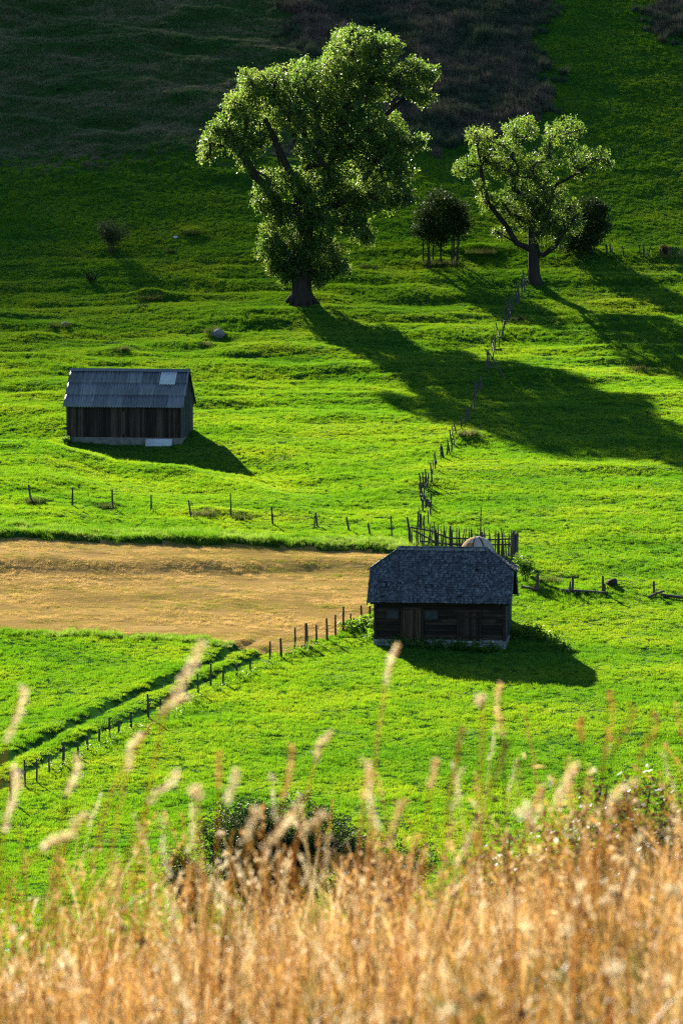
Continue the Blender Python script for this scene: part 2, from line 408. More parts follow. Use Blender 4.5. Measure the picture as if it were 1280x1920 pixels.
# unseen ridge towards the sun, shaped so its soft shadow darkens the upper hillside
S_AZ, S_EL, RD = R(-22), R(25), 2500.0
_s = np.array([math.sin(S_AZ), math.cos(S_AZ)]); _e = np.array([math.cos(S_AZ), -math.sin(S_AZ)])
def crest(l):
    q = np.clip(l - 142, -150, 150)
    return 10.0 + (RD - 352) * math.tan(S_EL) - np.where(q < 0, .02, -.17) * q + 90 * vnoise(l / 700, l * 0 + 3.3, 5) * sstep(200, 900, np.abs(l - 142)) - 120 * sstep(900, 3200, np.abs(l))
ls = np.concatenate([np.arange(-3600, -400, 100.), np.arange(-400, 700, 20.), np.arange(700, 3700, 100.)])
tt = np.array([-1, -.8, -.6, -.4, -.2, -.1, 0, .1, .3, .6, 1.0])
LL, TT = np.meshgrid(ls, tt)
LL, TT = LL.ravel(), TT.ravel()
rad_ = RD + np.where(TT < 0, TT * 1500, TT * 1800)
fall = 1 - np.abs(TT)
mz = 20 + (crest(LL) - 20) * fall ** 1.1 + 60 * fbm(LL / 300, rad_ / 300, 7) * np.minimum(fall, np.abs(TT) * 2) 
MV = np.stack([_e[0] * LL + _s[0] * rad_, _e[1] * LL + _s[1] * rad_, mz], 1)
k_ = len(ls); ii = (np.arange(len(tt) - 1)[:, None] * k_ + np.arange(k_ - 1)[None, :]).ravel()
mt_ = obj('mountain', np_mesh('mountain', MV, np.stack([ii, ii + 1, ii + 1 + k_, ii + k_], 1), M['forest'], True))
tag(mt_, 'unseen far wooded ridge beyond the hill, shaped to shade the upper slope', 'mountain', kind='structure')

def field_mask(x, y):
    jx = x + .35 * vnoise(x / .9, y / .9, 61); jy = y + .5 * vnoise(x / .8, y / .8, 62)
    return inside(jx, jy, W_FIELD)
cx = V[F].mean(1)
fm = inside(cx[:, 0], cx[:, 1], W_FIELD)
used = np.unique(F[fm]); remap = np.zeros(len(V), int); remap[used] = np.arange(len(used))
hf = obj('hay_field', np_mesh('hay_field', V[used] + np.array([0, 0, .02]), remap[F[fm]], M['stubble_ground'], True))
tag(hf, 'mown tan strip of hay field left of the shingled barn', 'field', kind='structure')

# ------------------------------------------------------------------ scatter by geometry nodes
def scatter(name, pts, rot, scl, idx, protos, label, cat='grass'):
    col = bpy.data.collections.new(name + ' clumps')
    for k, me in enumerate(protos):
        col.objects.link(bpy.data.objects.new('%s clump %02d' % (name, k), me))
    me = bpy.data.meshes.new(name)
    me.vertices.add(len(pts)); me.vertices.foreach_set('co', np.ascontiguousarray(pts, np.float32).ravel())
    for nm, ty, arr in (('rot','FLOAT_VECTOR',rot), ('scl','FLOAT_VECTOR',scl)):
        a = me.attributes.new(nm, ty, 'POINT'); a.data.foreach_set('vector', np.ascontiguousarray(arr, np.float32).ravel())
    a = me.attributes.new('idx', 'INT', 'POINT'); a.data.foreach_set('value', np.ascontiguousarray(idx, np.int32))
    o = obj(name, me); tag(o, label, cat, kind='stuff')
    g = bpy.data.node_groups.new(name + ' scatter', 'GeometryNodeTree')
    g.interface.new_socket('Geometry', in_out='INPUT', socket_type='NodeSocketGeometry')
    g.interface.new_socket('Geometry', in_out='OUTPUT', socket_type='NodeSocketGeometry')
    N, L = g.nodes, g.links
    gi = N.new('NodeGroupInput'); go = N.new('NodeGroupOutput')
    ip = N.new('GeometryNodeInstanceOnPoints'); ci = N.new('GeometryNodeCollectionInfo')
    ci.inputs['Collection'].default_value = col; ci.inputs['Separate Children'].default_value = True; ci.inputs['Reset Children'].default_value = True
    def named(nm, ty):
        n = N.new('GeometryNodeInputNamedAttribute'); n.data_type = ty; n.inputs['Name'].default_value = nm
        return n.outputs['Attribute']
    e = N.new('FunctionNodeEulerToRotation')
    L.new(gi.outputs[0], ip.inputs['Points']); L.new(ci.outputs[0], ip.inputs['Instance'])
    ip.inputs['Pick Instance'].default_value = True
    L.new(named('idx', 'INT'), ip.inputs['Instance Index'])
    L.new(named('rot', 'FLOAT_VECTOR'), e.inputs[0]); L.new(e.outputs[0], ip.inputs['Rotation'])
    L.new(named('scl', 'FLOAT_VECTOR'), ip.inputs['Scale'])
    L.new(ip.outputs[0], go.inputs[0])
    md = o.modifiers.new('scatter', 'NODES'); md.node_group = g
    return o

def normals(x, y, e=.35):
    nx_ = -(H(x + e, y) - H(x - e, y)) / (2 * e); ny_ = -(H(x, y + e) - H(x, y - e)) / (2 * e)
    n = np.stack([nx_, ny_, np.ones_like(nx_)], 1)
    return n / np.linalg.norm(n, axis=1)[:, None]

def tilt_eulers(n, spin):
    """euler XYZ with R = Rtilt(z->n) * Rz(spin)"""
    out = np.zeros((len(n), 3))
    cz, sz = np.cos(spin), np.sin(spin)
    nx_, ny_, nz_ = n[:, 0], n[:, 1], n[:, 2]
    k = 1 / (1 + nz_)
    R00 = 1 - nx_ * nx_ * k; R01 = -nx_ * ny_ * k
    R10 = R01; R11 = 1 - ny_ * ny_ * k
    R20 = -nx_; R21 = -ny_
    a00 = R00 * cz + R01 * sz; a10 = R10 * cz + R11 * sz; a20 = R20 * cz + R21 * sz
    a21 = -R20 * sz + R21 * cz; a22 = nz_
    out[:, 1] = np.arcsin(np.clip(-a20, -1, 1)); out[:, 0] = np.arctan2(a21, a22); out[:, 2] = np.arctan2(a10, a00)
    return out

def blade_patch(name, size, n_tuft, per, hmin, hmax, wid, lean, mat, seed, segs=1, spread=.06, droop=0.0):
    r = np.random.default_rng(seed)
    tc = r.uniform(-size / 2, size / 2, (n_tuft, 2)); th = r.uniform(hmin, hmax, n_tuft) * (.6 + .8 * r.random(n_tuft) ** 2)
    n = n_tuft * per
    c = np.repeat(tc, per, 0) + r.normal(0, spread, (n, 2))
    hh = np.repeat(th, per) * r.uniform(.6, 1.15, n)
    az = r.uniform(0, 2 * np.pi, n); ln = np.abs(r.normal(0, lean, n)) * hh
    wz = r.uniform(0, 2 * np.pi, n); w = wid * r.uniform(.6, 1.3, n)
    wx, wy = np.cos(wz) * w / 2, np.sin(wz) * w / 2
    lx, ly = np.cos(az) * ln, np.sin(az) * ln
    if segs == 1:
        P = np.zeros((n, 3, 3))
        P[:, 0] = np.stack([c[:, 0] - wx, c[:, 1] - wy, np.full(n, -.03)], 1)
        P[:, 1] = np.stack([c[:, 0] + wx, c[:, 1] + wy, np.full(n, -.03)], 1)
        P[:, 2] = np.stack([c[:, 0] + lx, c[:, 1] + ly, hh], 1)
        return np_mesh(name, P.reshape(-1, 3), np.arange(n * 3).reshape(-1, 3), mat)
    K = segs + 1
    P = np.zeros((n, K, 2, 3))
    for k in range(K):
        t = k / segs; q = t ** (1.6 + droop)
        ww = (1 - .85 * t)
        zz = hh * (t - droop * .35 * t ** 3) - .03 * (1 - t)
        for s, sg in ((0, -1), (1, 1)):
            P[:, k, s, 0] = c[:, 0] + lx * q + sg * wx * ww
            P[:, k, s, 1] = c[:, 1] + ly * q + sg * wy * ww
            P[:, k, s, 2] = zz
    base = np.arange(n)[:, None] * (K * 2)
    FF = []
    for k in range(segs):
        FF.append(np.concatenate([base + 2 * k, base + 2 * k + 1, base + 2 * k + 3, base + 2 * k + 2], 1))
    return np_mesh(name, P.reshape(-1, 3), np.concatenate(FF, 0), mat)

SP_ = .5
pts = []
for d in np.arange(136, 440, SP_):
    w = d * .0925 + 5
    x = np.arange(-w, w, SP_)
    pts.append(np.stack([x, np.full_like(x, d)], 1))
pts = np.concatenate(pts); pts += RNG.uniform(-.24, .24, pts.shape)
X, Y = pts[:, 0], pts[:, 1]
Zp = H(X, Y)
NRM = normals(X, Y)
# keep only what the camera side can see (drop what lies hidden in the valley dip well below the near crest)
inF = field_mask(X, Y)
jx = X + 1.5 * vnoise(X / 3, Y / 3, 71); jy = Y + 1.2 * vnoise(X / 2.5, Y / 2.5, 72)
jx = jx + RNG.normal(0, 1.0, len(X)); jy = jy + RNG.normal(0, 2.0, len(X))
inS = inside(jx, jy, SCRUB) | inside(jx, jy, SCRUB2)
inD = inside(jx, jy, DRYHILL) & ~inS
d1, s1 = dist_poly(X, Y, W_RUT1); d2, s2 = dist_poly(X, Y, W_RUT2)
rut = (d1 < .38) | (d2 < .32)
dt, st = dist_poly(X, Y, W_TOP); dl, sl = dist_poly(X, Y, W_LOW)
edge = (~inF) & (((dt < 3.4 + 1.2 * vnoise(X / 2, Y / 2, 77)) & (Y > 225)) | (dl < 1.1))
spin = RNG.uniform(0, 2 * np.pi, len(X))
EUL = tilt_eulers(NRM, spin)
hv = 1 + .45 * fbm(X / 2.2, Y / 1.6, 81) + .25 * vnoise(X / .8, Y / .8, 85)
hv = np.clip(hv, .35, 2.2)
hv *= RNG.uniform(.7, 1.35, len(X)); hv *= 1 + .35 * sstep(0, 1, vnoise(X / 7, Y / 4, 88)) * (Y > 285)

def put(name, mask, protos, label, zmul, xymul=1.0):
    n = int(mask.sum())
    zs = hv[mask] * zmul
    sc_ = np.stack([np.full(n, xymul), np.full(n, xymul), zs], 1)
    P = np.stack([X[mask], Y[mask], Zp[mask]], 1)
    return scatter(name, P, EUL[mask], sc_, RNG.integers(0, len(protos), n), protos, label)

gp = [blade_patch('meadow tuft', .62, 24, 12, .055, .14, .024, .6, M['grass'], 100 + k) for k in range(8)]
put('meadow_grass', ~inF & ~inS & ~inD & ~edge & ~rut, gp, 'short bright green grass covering the valley meadow', 1.0)
tp = [blade_patch('uncut tuft', .66, 30, 12, .12, .24, .022, .6, M['tall_grass'], 140 + k) for k in range(6)]
put('uncut_grass', edge & ~rut, tp, 'taller uncut grass along the edges of the mown field', 1.25)
sp = [blade_patch('stubble tuft', .62, 30, 10, .03, .06, .018, 1.1, M['stubble'], 180 + k) for k in range(6)]
put('hay_stubble', inF & ~rut, sp, 'tan cut stubble lying over the mown field', 1.7)
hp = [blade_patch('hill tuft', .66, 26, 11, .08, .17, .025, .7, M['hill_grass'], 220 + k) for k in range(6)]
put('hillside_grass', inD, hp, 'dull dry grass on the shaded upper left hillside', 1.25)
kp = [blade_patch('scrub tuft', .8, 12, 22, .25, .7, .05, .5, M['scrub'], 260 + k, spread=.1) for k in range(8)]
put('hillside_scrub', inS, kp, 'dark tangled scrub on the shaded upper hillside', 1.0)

# foreground dry grass on the near slope
fx = []
for d in np.arange(3.2, 19, .155):
    w = d * .0925 + 1.3
    x = np.arange(-w, w, .165)
    fx.append(np.stack([x, np.full_like(x, d)], 1))
fx = np.concatenate(fx); fx += RNG.uniform(-.09, .09, fx.shape)
fX, fY = fx[:, 0], fx[:, 1]; fZ = H(fX, fY)
def fg_clump(seed, kind):
    if kind == 'grass':
        return blade_patch('dry clump', .2, 5, 13, .24, .46, .0045, .75, M['straw'], seed, segs=4, spread=.03, droop=.5)
    if kind == 'dark':
        return blade_patch('withered clump', .16, 2, 6, .3, .5, .006, .5, M['dark_stalk'], seed, segs=4, spread=.04, droop=.7)
    r = np.random.default_rng(seed); mb = MB()
    if kind in ('fleck', 'blob', 'darkblob'):
        for s in range(4 if kind == 'fleck' else 2):
            b = Vector((r.uniform(-.07, .07), r.uniform(-.07, .07), -.02)); e = b + Vector((r.normal(0, .09), r.normal(0, .09), r.uniform(.28, .52)))
            mb.tube([b, (b + e) / 2 + Vector((r.normal(0, .02), r.normal(0, .02), 0)), e], [.002, .0017, .0012], 3, False)
            for k in range(26 if kind == 'fleck' else 46):
                if kind == 'fleck':
                    p = b.lerp(e, r.uniform(.3, 1.02)) + Vector(r.normal(0, .022, 3)); L_ = r.uniform(.012, .034); w_ = r.uniform(.002, .005)
                else:
                    q = Vector(r.normal(0, 1, 3)).normalized() * r.uniform(.3, 1) * (.013 if kind == 'blob' else .010); q.z *= .7
                    p = e + q; L_ = r.uniform(.006, .012); w_ = .0025
                u = Vector(r.normal(0, 1, 3)).normalized(); v = Vector(r.normal(0, 1, 3)).normalized()
                mb.poly([p - u * w_, p + v * L_ * .5 + u * w_ * .3, p + v * L_, p + v * L_ * .4 - u * w_ * 1.4])
        return mb.mesh('weedy clump', M['straw'] if kind == 'fleck' else M['plume'] if kind == 'blob' else M['dark_stalk'])
    for s in range(3):                                   # stems carrying feathery heads
        a = r.uniform(0, 6.28); ln = r.uniform(.05, .22); hh = r.uniform(.42, .66)
        b = Vector((r.uniform(-.08, .08), r.uniform(-.08, .08), -.02))
        def q(t): return b + Vector((math.cos(a) * ln * t * t, math.sin(a) * ln * t * t, hh * t - .06 * t ** 4))
        mb.tube([q(t) for t in (0, .35, .7, 1)], [.0016, .0014, .0011, .0008], 3, False)
        for k in range(34):
            t = r.uniform(.78, 1.0); p = q(t)
            u = Vector(r.normal(0, 1, 3)).normalized(); v = Vector((r.normal(0, .3), r.normal(0, .3), 1)).normalized()
            L_ = r.uniform(.008, .02); w_ = .0028; p = p + u * r.uniform(0, .006) * (1.3 - t) * 4
            mb.poly([p - u * w_, p + v * L_ * .5 + u * w_ * .2, p + v * L_, p + v * L_ * .4 - u * w_ * 1.2])
    return mb.mesh('headed clump', M['straw'] if kind == 'head' else M['plume'])
def tall_stem(seed):
    r = np.random.default_rng(seed); mb = MB(); hh = r.uniform(.64, .86); a = r.uniform(0, 6.28); ln = r.uniform(.04, .2)
    q = lambda t: Vector((math.cos(a) * ln * t * t, math.sin(a) * ln * t * t, hh * t - .05 * t ** 5))
    mb.tube([q(t) for t in (0, .3, .6, .85, 1)], [.0021, .0019, .0016, .0012, .0008], 4, False)
    for k in range(46):
        t = r.uniform(.84, 1.0); p = q(t) + Vector(r.normal(0, .0035, 3)); u = Vector(r.normal(0, 1, 3)).normalized()
        v = Vector((r.normal(0, .35), r.normal(0, .35), 1)).normalized(); L_ = r.uniform(.006, .014)
        mb.poly([p - u * .0018, p + v * L_ * .5 + u * .001, p + v * L_, p + v * L_ * .4 - u * .002])
    return mb.mesh('tall stem', M['straw'] if seed % 3 else M['plume'])
fp = [fg_clump(300 + k, 'grass') for k in range(6)] + [fg_clump(320 + k, 'head') for k in range(3)] + [fg_clump(340 + k, 'plume') for k in range(2)] + [fg_clump(360 + k, 'dark') for k in range(2)] + [fg_clump(380 + k, 'fleck') for k in range(5)] + [fg_clump(400 + k, 'blob') for k in range(2)] + [fg_clump(420 + k, 'darkblob') for k in range(2)]
w_ = np.array([.075] * 6 + [.05] * 3 + [.035] * 2 + [.02] * 2 + [.06] * 5 + [.03] * 2 + [.03] * 2); w_ /= w_.sum()
fi = RNG.choice(len(fp), len(fX), p=w_)
ft_ = np.where(RNG.random(len(fX)) < .14, .7, .17)
fe = np.stack([RNG.normal(0, 1, len(fX)) * ft_, RNG.normal(0, 1, len(fX)) * ft_, RNG.uniform(0, 6.28, len(fX))], 1)
fs = np.where(RNG.random(len(fX)) < .03, 1.4, 1) * (1 + .28 * fbm(fX / .5, fY / .8, 91)) * RNG.uniform(.8, 1.2, len(fX))
n_ = 150
ty = RNG.uniform(6.3, 11.5, n_); tx = (RNG.beta(1.25, 1, n_) * 2.3 - 1.2) * (ty * .0914 + .2)
fX = np.concatenate([fX, tx]); fY = np.concatenate([fY, ty]); fZ = H(fX, fY)
fi = np.concatenate([fi, len(fp) + RNG.integers(0, 6, n_)]); fp = fp + [tall_stem(500 + k) for k in range(6)]
fe = np.concatenate([fe, np.stack([RNG.normal(0, .08, n_), RNG.normal(0, .08, n_), RNG.uniform(0, 6.28, n_)], 1)]); fs = np.concatenate([fs, RNG.uniform(.85, 1.1, n_)])
scatter('dry_grass', np.stack([fX, fY, fZ], 1), fe, np.stack([fs, fs, fs], 1), fi, fp, 'blurred tan dry grass on the near slope in front of the camera')

# ------------------------------------------------------------------ trees
def leaf_cloud(centres, radii, mat, name, leaf=.24, dens=22., seed=1, cl=9, csp=.32, droop=.3, flat=1.0, dirbias=0.):
    r = np.random.default_rng(seed)
    P = []; O = []
    for c, rad in zip(centres, radii):
        n = max(4, int(dens * rad * rad))
        dv = r.normal(0, 1, (n, 3)); dv[:, 2] += dirbias; dv /= np.linalg.norm(dv, axis=1)[:, None]
        q = dv * (rad * (.45 + .6 * r.random(n)[:, None] ** .55)); q[:, 2] *= flat
        lump = 1 + .22 * np.sin(dv[:, 0:1] * 5 + c[0]) * np.cos(dv[:, 2:3] * 4 + c[2])
        P.append(np.asarray(c)[None] + q * lump); O.append(dv)
    P = np.concatenate(P); O = np.concatenate(O)
    n = len(P) * cl
    c = np.repeat(P, cl, 0) + r.normal(0, csp * .5, (n, 3)); o = np.repeat(O, cl, 0)
    ax = r.normal(0, 1, (n, 3)) + o * .6; ax[:, 2] -= droop; ax /= np.linalg.norm(ax, axis=1)[:, None]
    nr = r.normal(0, .9, (n, 3)) + np.array([0, 0, .8]) + o * .3
    sd = np.cross(ax, nr); sd /= np.linalg.norm(sd, axis=1)[:, None] + 1e-6
    L_ = leaf * r.uniform(.6, 1.35, n)[:, None]; W_ = L_ * .5
    A = c - ax * L_ * .5; B = c + sd * W_ * .5; D = c + ax * L_ * .5; E = c - sd * W_ * .5
    VV = np.stack([A, B, D, E], 1).reshape(-1, 3)
    return np_mesh(name, VV, np.arange(len(VV)).reshape(-1, 4), mat)

def skeleton(trunk, trad, lobes, seed, twig=.025, twigs=4, expo=2.3, wig=.12, limbs=(), lrad=(.3,.15)):
    """trunk: list of points; grows limbs to each lobe centre; returns MB"""
    rn = random.Random(seed)
    nodes = [Vector(p) for p in trunk]; par = [i - 1 for i in range(len(nodes))]
    plen = [0.0]
    for i in range(1, len(nodes)): plen.append(plen[-1] + (nodes[i] - nodes[i-1]).length)
    chains = [list(range(len(nodes)))]
    top = nodes[-1]
    order = sorted(range(len(lobes)), key=lambda i: (Vector(lobes[i][0]) - top).length)
    ntr = len(nodes); fixed = {}
    for lb in limbs:
        k = min(range(ntr), key=lambda q: (nodes[q] - lb[0]).length)
        ch = [k]; prev = k
        for j, p in enumerate(lb[1:]):
            nodes.append(Vector(p)); par.append(prev); plen.append(plen[prev] + (p - nodes[prev]).length); prev = len(nodes) - 1; ch.append(prev)
        fixed[len(chains)] = [lrad[0] + (lrad[1] - lrad[0]) * j / (len(ch) - 1) for j in range(len(ch))]
        chains.append(ch)
    for i in order:
        c = Vector(lobes[i][0]); r = lobes[i][1]
        best = None
        for k in range(max(0, ntr // 3), len(nodes)):
            v = c - nodes[k]
            cost = v.length + .25 * plen[k] + max(0, -v.z) * 1.4
            if best is None or cost < best[0]: best = (cost, k)
        k = best[1]; a = nodes[k]; v = c - a; L = v.length
        m = max(2, int(L / 1.3)); ch = [k]; prev = k
        side = Vector((rn.gauss(0,1), rn.gauss(0,1), rn.gauss(0,.5))).normalized() * wig * L
        for j in range(1, m + 1):
            t = j / m
            p = a + v * t + side * math.sin(t * math.pi) + Vector((0, 0, -.07 * L * math.sin(t * math.pi))) + Vector([rn.gauss(0, .05 * min(L, 2)) for _ in range(3)]) * (t < 1)
            nodes.append(p); par.append(prev); plen.append(plen[prev] + L / m); prev = len(nodes) - 1; ch.append(prev)
        chains.append(ch)
        for q in range(twigs):
            dv = Vector((rn.gauss(0,1), rn.gauss(0,1), rn.gauss(.3,1))).normalized() * r * .8
            s = prev
            nodes.append(nodes[s] + dv * .5 + Vector((0,0,.1 * r))); par.append(s); plen.append(plen[s]); e1 = len(nodes) - 1
            nodes.append(nodes[s] + dv); par.append(e1); plen.append(plen[s])
            chains.append([s, e1, len(nodes) - 1])
    n = len(nodes); acc = [0.0] * n; kids = [0] * n
    for i in range(n):
        if par[i] >= 0: kids[par[i]] += 1
    rad = [0.0] * n
    for i in range(n - 1, -1, -1):
        if kids[i] == 0: acc[i] = twig ** expo
        rad[i] = acc[i] ** (1 / expo)
        if par[i] >= 0: acc[par[i]] += acc[i]
    f = trad[-1] / max(rad[ntr - 1], 1e-6)
    mb = MB()
    for ci, ch in enumerate(chains):
        if ci == 0:
            mb.tube([nodes[i] for i in ch], trad, 12); continue
        if ci in fixed:
            mb.tube([nodes[i] for i in ch], fixed[ci], 8); continue
        rr = [max(.012, min(rad[i] * min(f, 1.3), trad[-1])) for i in ch]
        if len(ch) > 1: rr[0] = min(rr[0], rr[1] * 1.25)
        mb.tube([nodes[i] for i in ch], rr, 6 if rr[0] > .05 else 4, False)
    return mb

def deep_lobes(lst, conv, d, scale, depth, seed, copies=2, dmin=.45):
    """silhouette lobes (pixel x, y, radius) -> world spheres spread through the crown's depth"""
    rn = random.Random(seed); out = []
    P = [conv(*q) for q in lst]
    ysx = [(p[0], p[1]) for p in P]
    for px, py, pr in P:
        row = [x for x, y in ysx if abs(y - py) < 55]
        lo, hi = min(row) - 20, max(row) + 20
        u = (px - (lo + hi) / 2) / ((hi - lo) / 2 + 1e-6)
        half = (hi - lo) / 2 * scale * depth * math.sqrt(max(0.05, 1 - u * u))
        offs = [rn.uniform(-.3, .3)]
        if half > pr * scale * .8 and copies >= 2: offs = [rn.uniform(-.15, .15), rn.uniform(dmin, .9), -rn.uniform(dmin, .9)]
        for k, o in enumerate(offs):
            rr = pr * scale * (1 if k == 0 else rn.uniform(.8, .98))
            jx_ = 0 if k == 0 else rn.uniform(-.25, .25) * pr; jy_ = 0 if k == 0 else rn.uniform(-.1, .25) * pr
            out.append((at(px + jx_, py + jy_, d + o * half), rr))
    return out

def make_tree(name, label, base, trunk_px, trad, lst, conv, depth, mat, seed, leaf, dens, cl, csp, twig=.03, copies=2, shrink=.93, bark='bark', twigs=4, group=None, limbs=(), lrad=(.3,.15)):
    d = base.y; s = d / FPX
    lob = deep_lobes(lst, conv, d, s, depth, seed, copies)
    root = thing(name, label, 'tree', base, 0, group)
    b = Vector(base)
    trunk = [at(px, py, d + o) - b for px, py, o in trunk_px]
    trunk[0] = Vector((trunk[0].x, 0, -.6))
    L = [(c - b, r * shrink) for c, r in lob]
    mb = skeleton(trunk, trad, L, seed, twig, twigs, limbs=[[at(x, y, d + q) - b for x, y, q in l_] for l_ in limbs], lrad=lrad)
    rr_ = random.Random(seed + 50)
    for q in range(7):                               # root flare
        an = q * .9 + rr_.uniform(-.2, .2); r0 = trad[1]; ca, sa = math.cos(an), math.sin(an); e_ = r0 * rr_.uniform(1.25, 1.75)
        zg = gz(b.x + ca * e_, b.y + sa * e_) - b.z
        mb.tube([(ca * r0 * .35, sa * r0 * .35, r0 * 1.5), (ca * r0 * .95, sa * r0 * .95, r0 * .45 + zg * .4), (ca * e_, sa * e_, zg - .12)], [r0 * .36, r0 * .26, r0 * .12], 7)
    mb.build('trunk', M[bark], root, True)
    me = leaf_cloud([tuple(c) for c, r in L], [r for c, r in L], mat, 'crown', leaf, dens, seed + 5, cl, csp)
    obj('crown', me, root)
    return root

c1 = lambda x, y, r: (340 + x / 2.462, 20 + y / 2.462, r / 2.462)
LOB1 = [(800,205,125),(915,185,90),(700,270,105),(795,95,34),(770,120,30),(985,160,40),(850,130,60),
        (1085,275,75),(1150,285,48),(1060,350,55),(1125,400,48),(1000,330,70),
        (560,310,100),(440,335,95),(340,345,80),(880,320,110),(310,300,42),
        (280,430,85),(210,530,72),(140,620,58),(112,668,36),(270,600,85),(300,690,45),(370,560,90),(225,430,40),(160,545,45),
        (480,470,110),(620,450,120),(760,430,115),(600,610,105),(720,600,120),(860,540,110),(960,550,85),(1060,610,55),(900,680,120),(1000,740,80),(1040,850,50),(970,880,60),(870,850,90),(1110,600,35),(940,620,90),
        (420,800,78),(490,765,60),(400,870,70),(560,800,100),(680,780,110),(790,860,90),(450,930,70),(365,880,36),
        (420,1030,74),(395,1100,52),(460,1120,75),(480,1190,52),(560,950,80),(680,960,95),(790,980,80),(850,1040,48),(660,1100,100),(730,1180,58),(650,1215,50),(560,1090,85),(430,1180,45),(490,1225,42),(630,1240,45),(570,1190,50),(520,1150,60)]
bT = G(565, 568)
TRK1 = [(565,585,0),(565,562,0),(565,545,0),(566,510,0),(567,470,0),(571,435,.2),(575,400,.3),(580,350,.4),(592,300,.3)]
make_tree('broad_tree', 'tallest tree with huge leaning crown, thick trunk on the grassy slope', bT, TRK1, [1.2,1.0,.9,.86,.84,.78,.7,.6,.5], LOB1, c1, .45, M['leaf_big'], 3, .27, 29, 17, .40, twig=.04, shrink=.88, limbs=[[(571,420,.2),(552,340,-.8),(528,292,-1.2),(512,255,-1.5),(497,222,-1.8)],[(592,330,.4),(640,290,.8),(700,235,1.2),(750,190,1.0)],[(585,330,.3),(572,260,.2),(560,190,-.3)]], lrad=[.42,.2])

c2 = lambda x, y, r: (740 + x / 2.37, 180 + y / 2.37, r / 2.37)
LOB2 = [(370,180,50),(345,165,34),(410,175,34),(375,235,36),(330,300,48),(295,325,36),(385,395,36),(400,275,50),(480,220,46),(530,155,58),(585,120,44),(600,160,36),(520,260,62),(450,310,56),(520,345,66),(600,300,56),
        (715,160,54),(770,130,50),(820,150,34),(690,200,36),(680,270,46),(780,265,56),(850,280,56),(915,275,44),(950,300,28),(835,325,46),(640,370,70),(560,440,80),(480,470,58),(415,470,46),(700,430,66),(640,510,72),(545,540,62),(460,605,30),(700,560,66),(725,615,60),(770,500,50),(640,600,52),(785,560,56)]
b2 = G(1003, 530)
TRK2 = [(1003,545,0),(1002,520,0),(1000,495,0),(1001,470,0),(998,445,.1),(995,410,.2),(990,370,.3)]
make_tree('spreading_tree', 'gnarled open crowned tree beside the top of the stake fence', b2, TRK2, [.85,.55,.52,.55,.4,.3,.24], LOB2, c2, .62, M['leaf_old'], 8, .24, 26, 13, .34, twig=.035, shrink=.95, limbs=[[(1001,478,0),(968,455,-.3),(945,418,-.6),(915,380,-.8),(903,330,-.9),(897,285,-.8)],[(1000,470,0),(1018,478,-.5),(1040,462,-.8),(1062,425,-1.0),(1085,400,-1.0)],[(995,420,.2),(1005,370,.8),(1030,330,1.0),(1030,270,1.0)]], lrad=[.3,.15])

LOB3 = [(845,510,66),(895,545,46),(860,590,66),(800,600,62),(925,500,30),(930,570,32),(770,655,42),(880,640,44),(830,660,44),(895,480,36)]
b3 = G(1108, 474)
make_tree('bushy_tree', 'dark rounded bush tree standing behind the gnarled tree near the upper fence', b3, [(1105,485,0),(1104,465,0),(1102,450,0)], [.3,.22,.16], LOB3, c2, .8, M['leaf_dark'], 12, .24, 42, 11, .36, twig=.03)

# clump of thin-stemmed saplings
b4 = G(826, 492)
root = thing('sapling_clump', 'dark clump of thin stemmed saplings between the two tall trees', 'shrub', b4)
LOB4 = [(195,465,44),(200,435,22),(140,560,52),(200,560,68),(270,560,54),(280,490,42),(150,605,44),(290,600,34),(205,615,52),(160,500,46),(240,520,56),(105,590,26),(120,520,30),(172,448,28),(255,478,34),(312,572,26),(92,610,22),(240,452,26),(305,540,26)]
lob = deep_lobes(LOB4, c2, b4.y, b4.y / FPX, .75, 5)
rn = random.Random(4)
for k in range(11):
    x0 = rn.uniform(-1.9, 1.9); y0 = rn.uniform(-1.2, 1.2); hh = rn.uniform(3.2, 4.8)
    z0 = gz(b4.x + x0, b4.y + y0) - b4.z - .1
    m = MB(); m.tube([(x0, y0, z0), (x0 * 1.05 + rn.uniform(-.1,.1), y0, z0 + hh * .5), (x0 * 1.15, y0 * 1.1, z0 + hh)], [.085, .07, .04], 6)
    m.build('stem', M['stem_bark'], root)
obj('crown', leaf_cloud([tuple(c - b4) for c, r in lob], [r * .78 for c, r in lob], M['leaf_dark'], 'crown', .24, 55, 31, 11, .5), root)

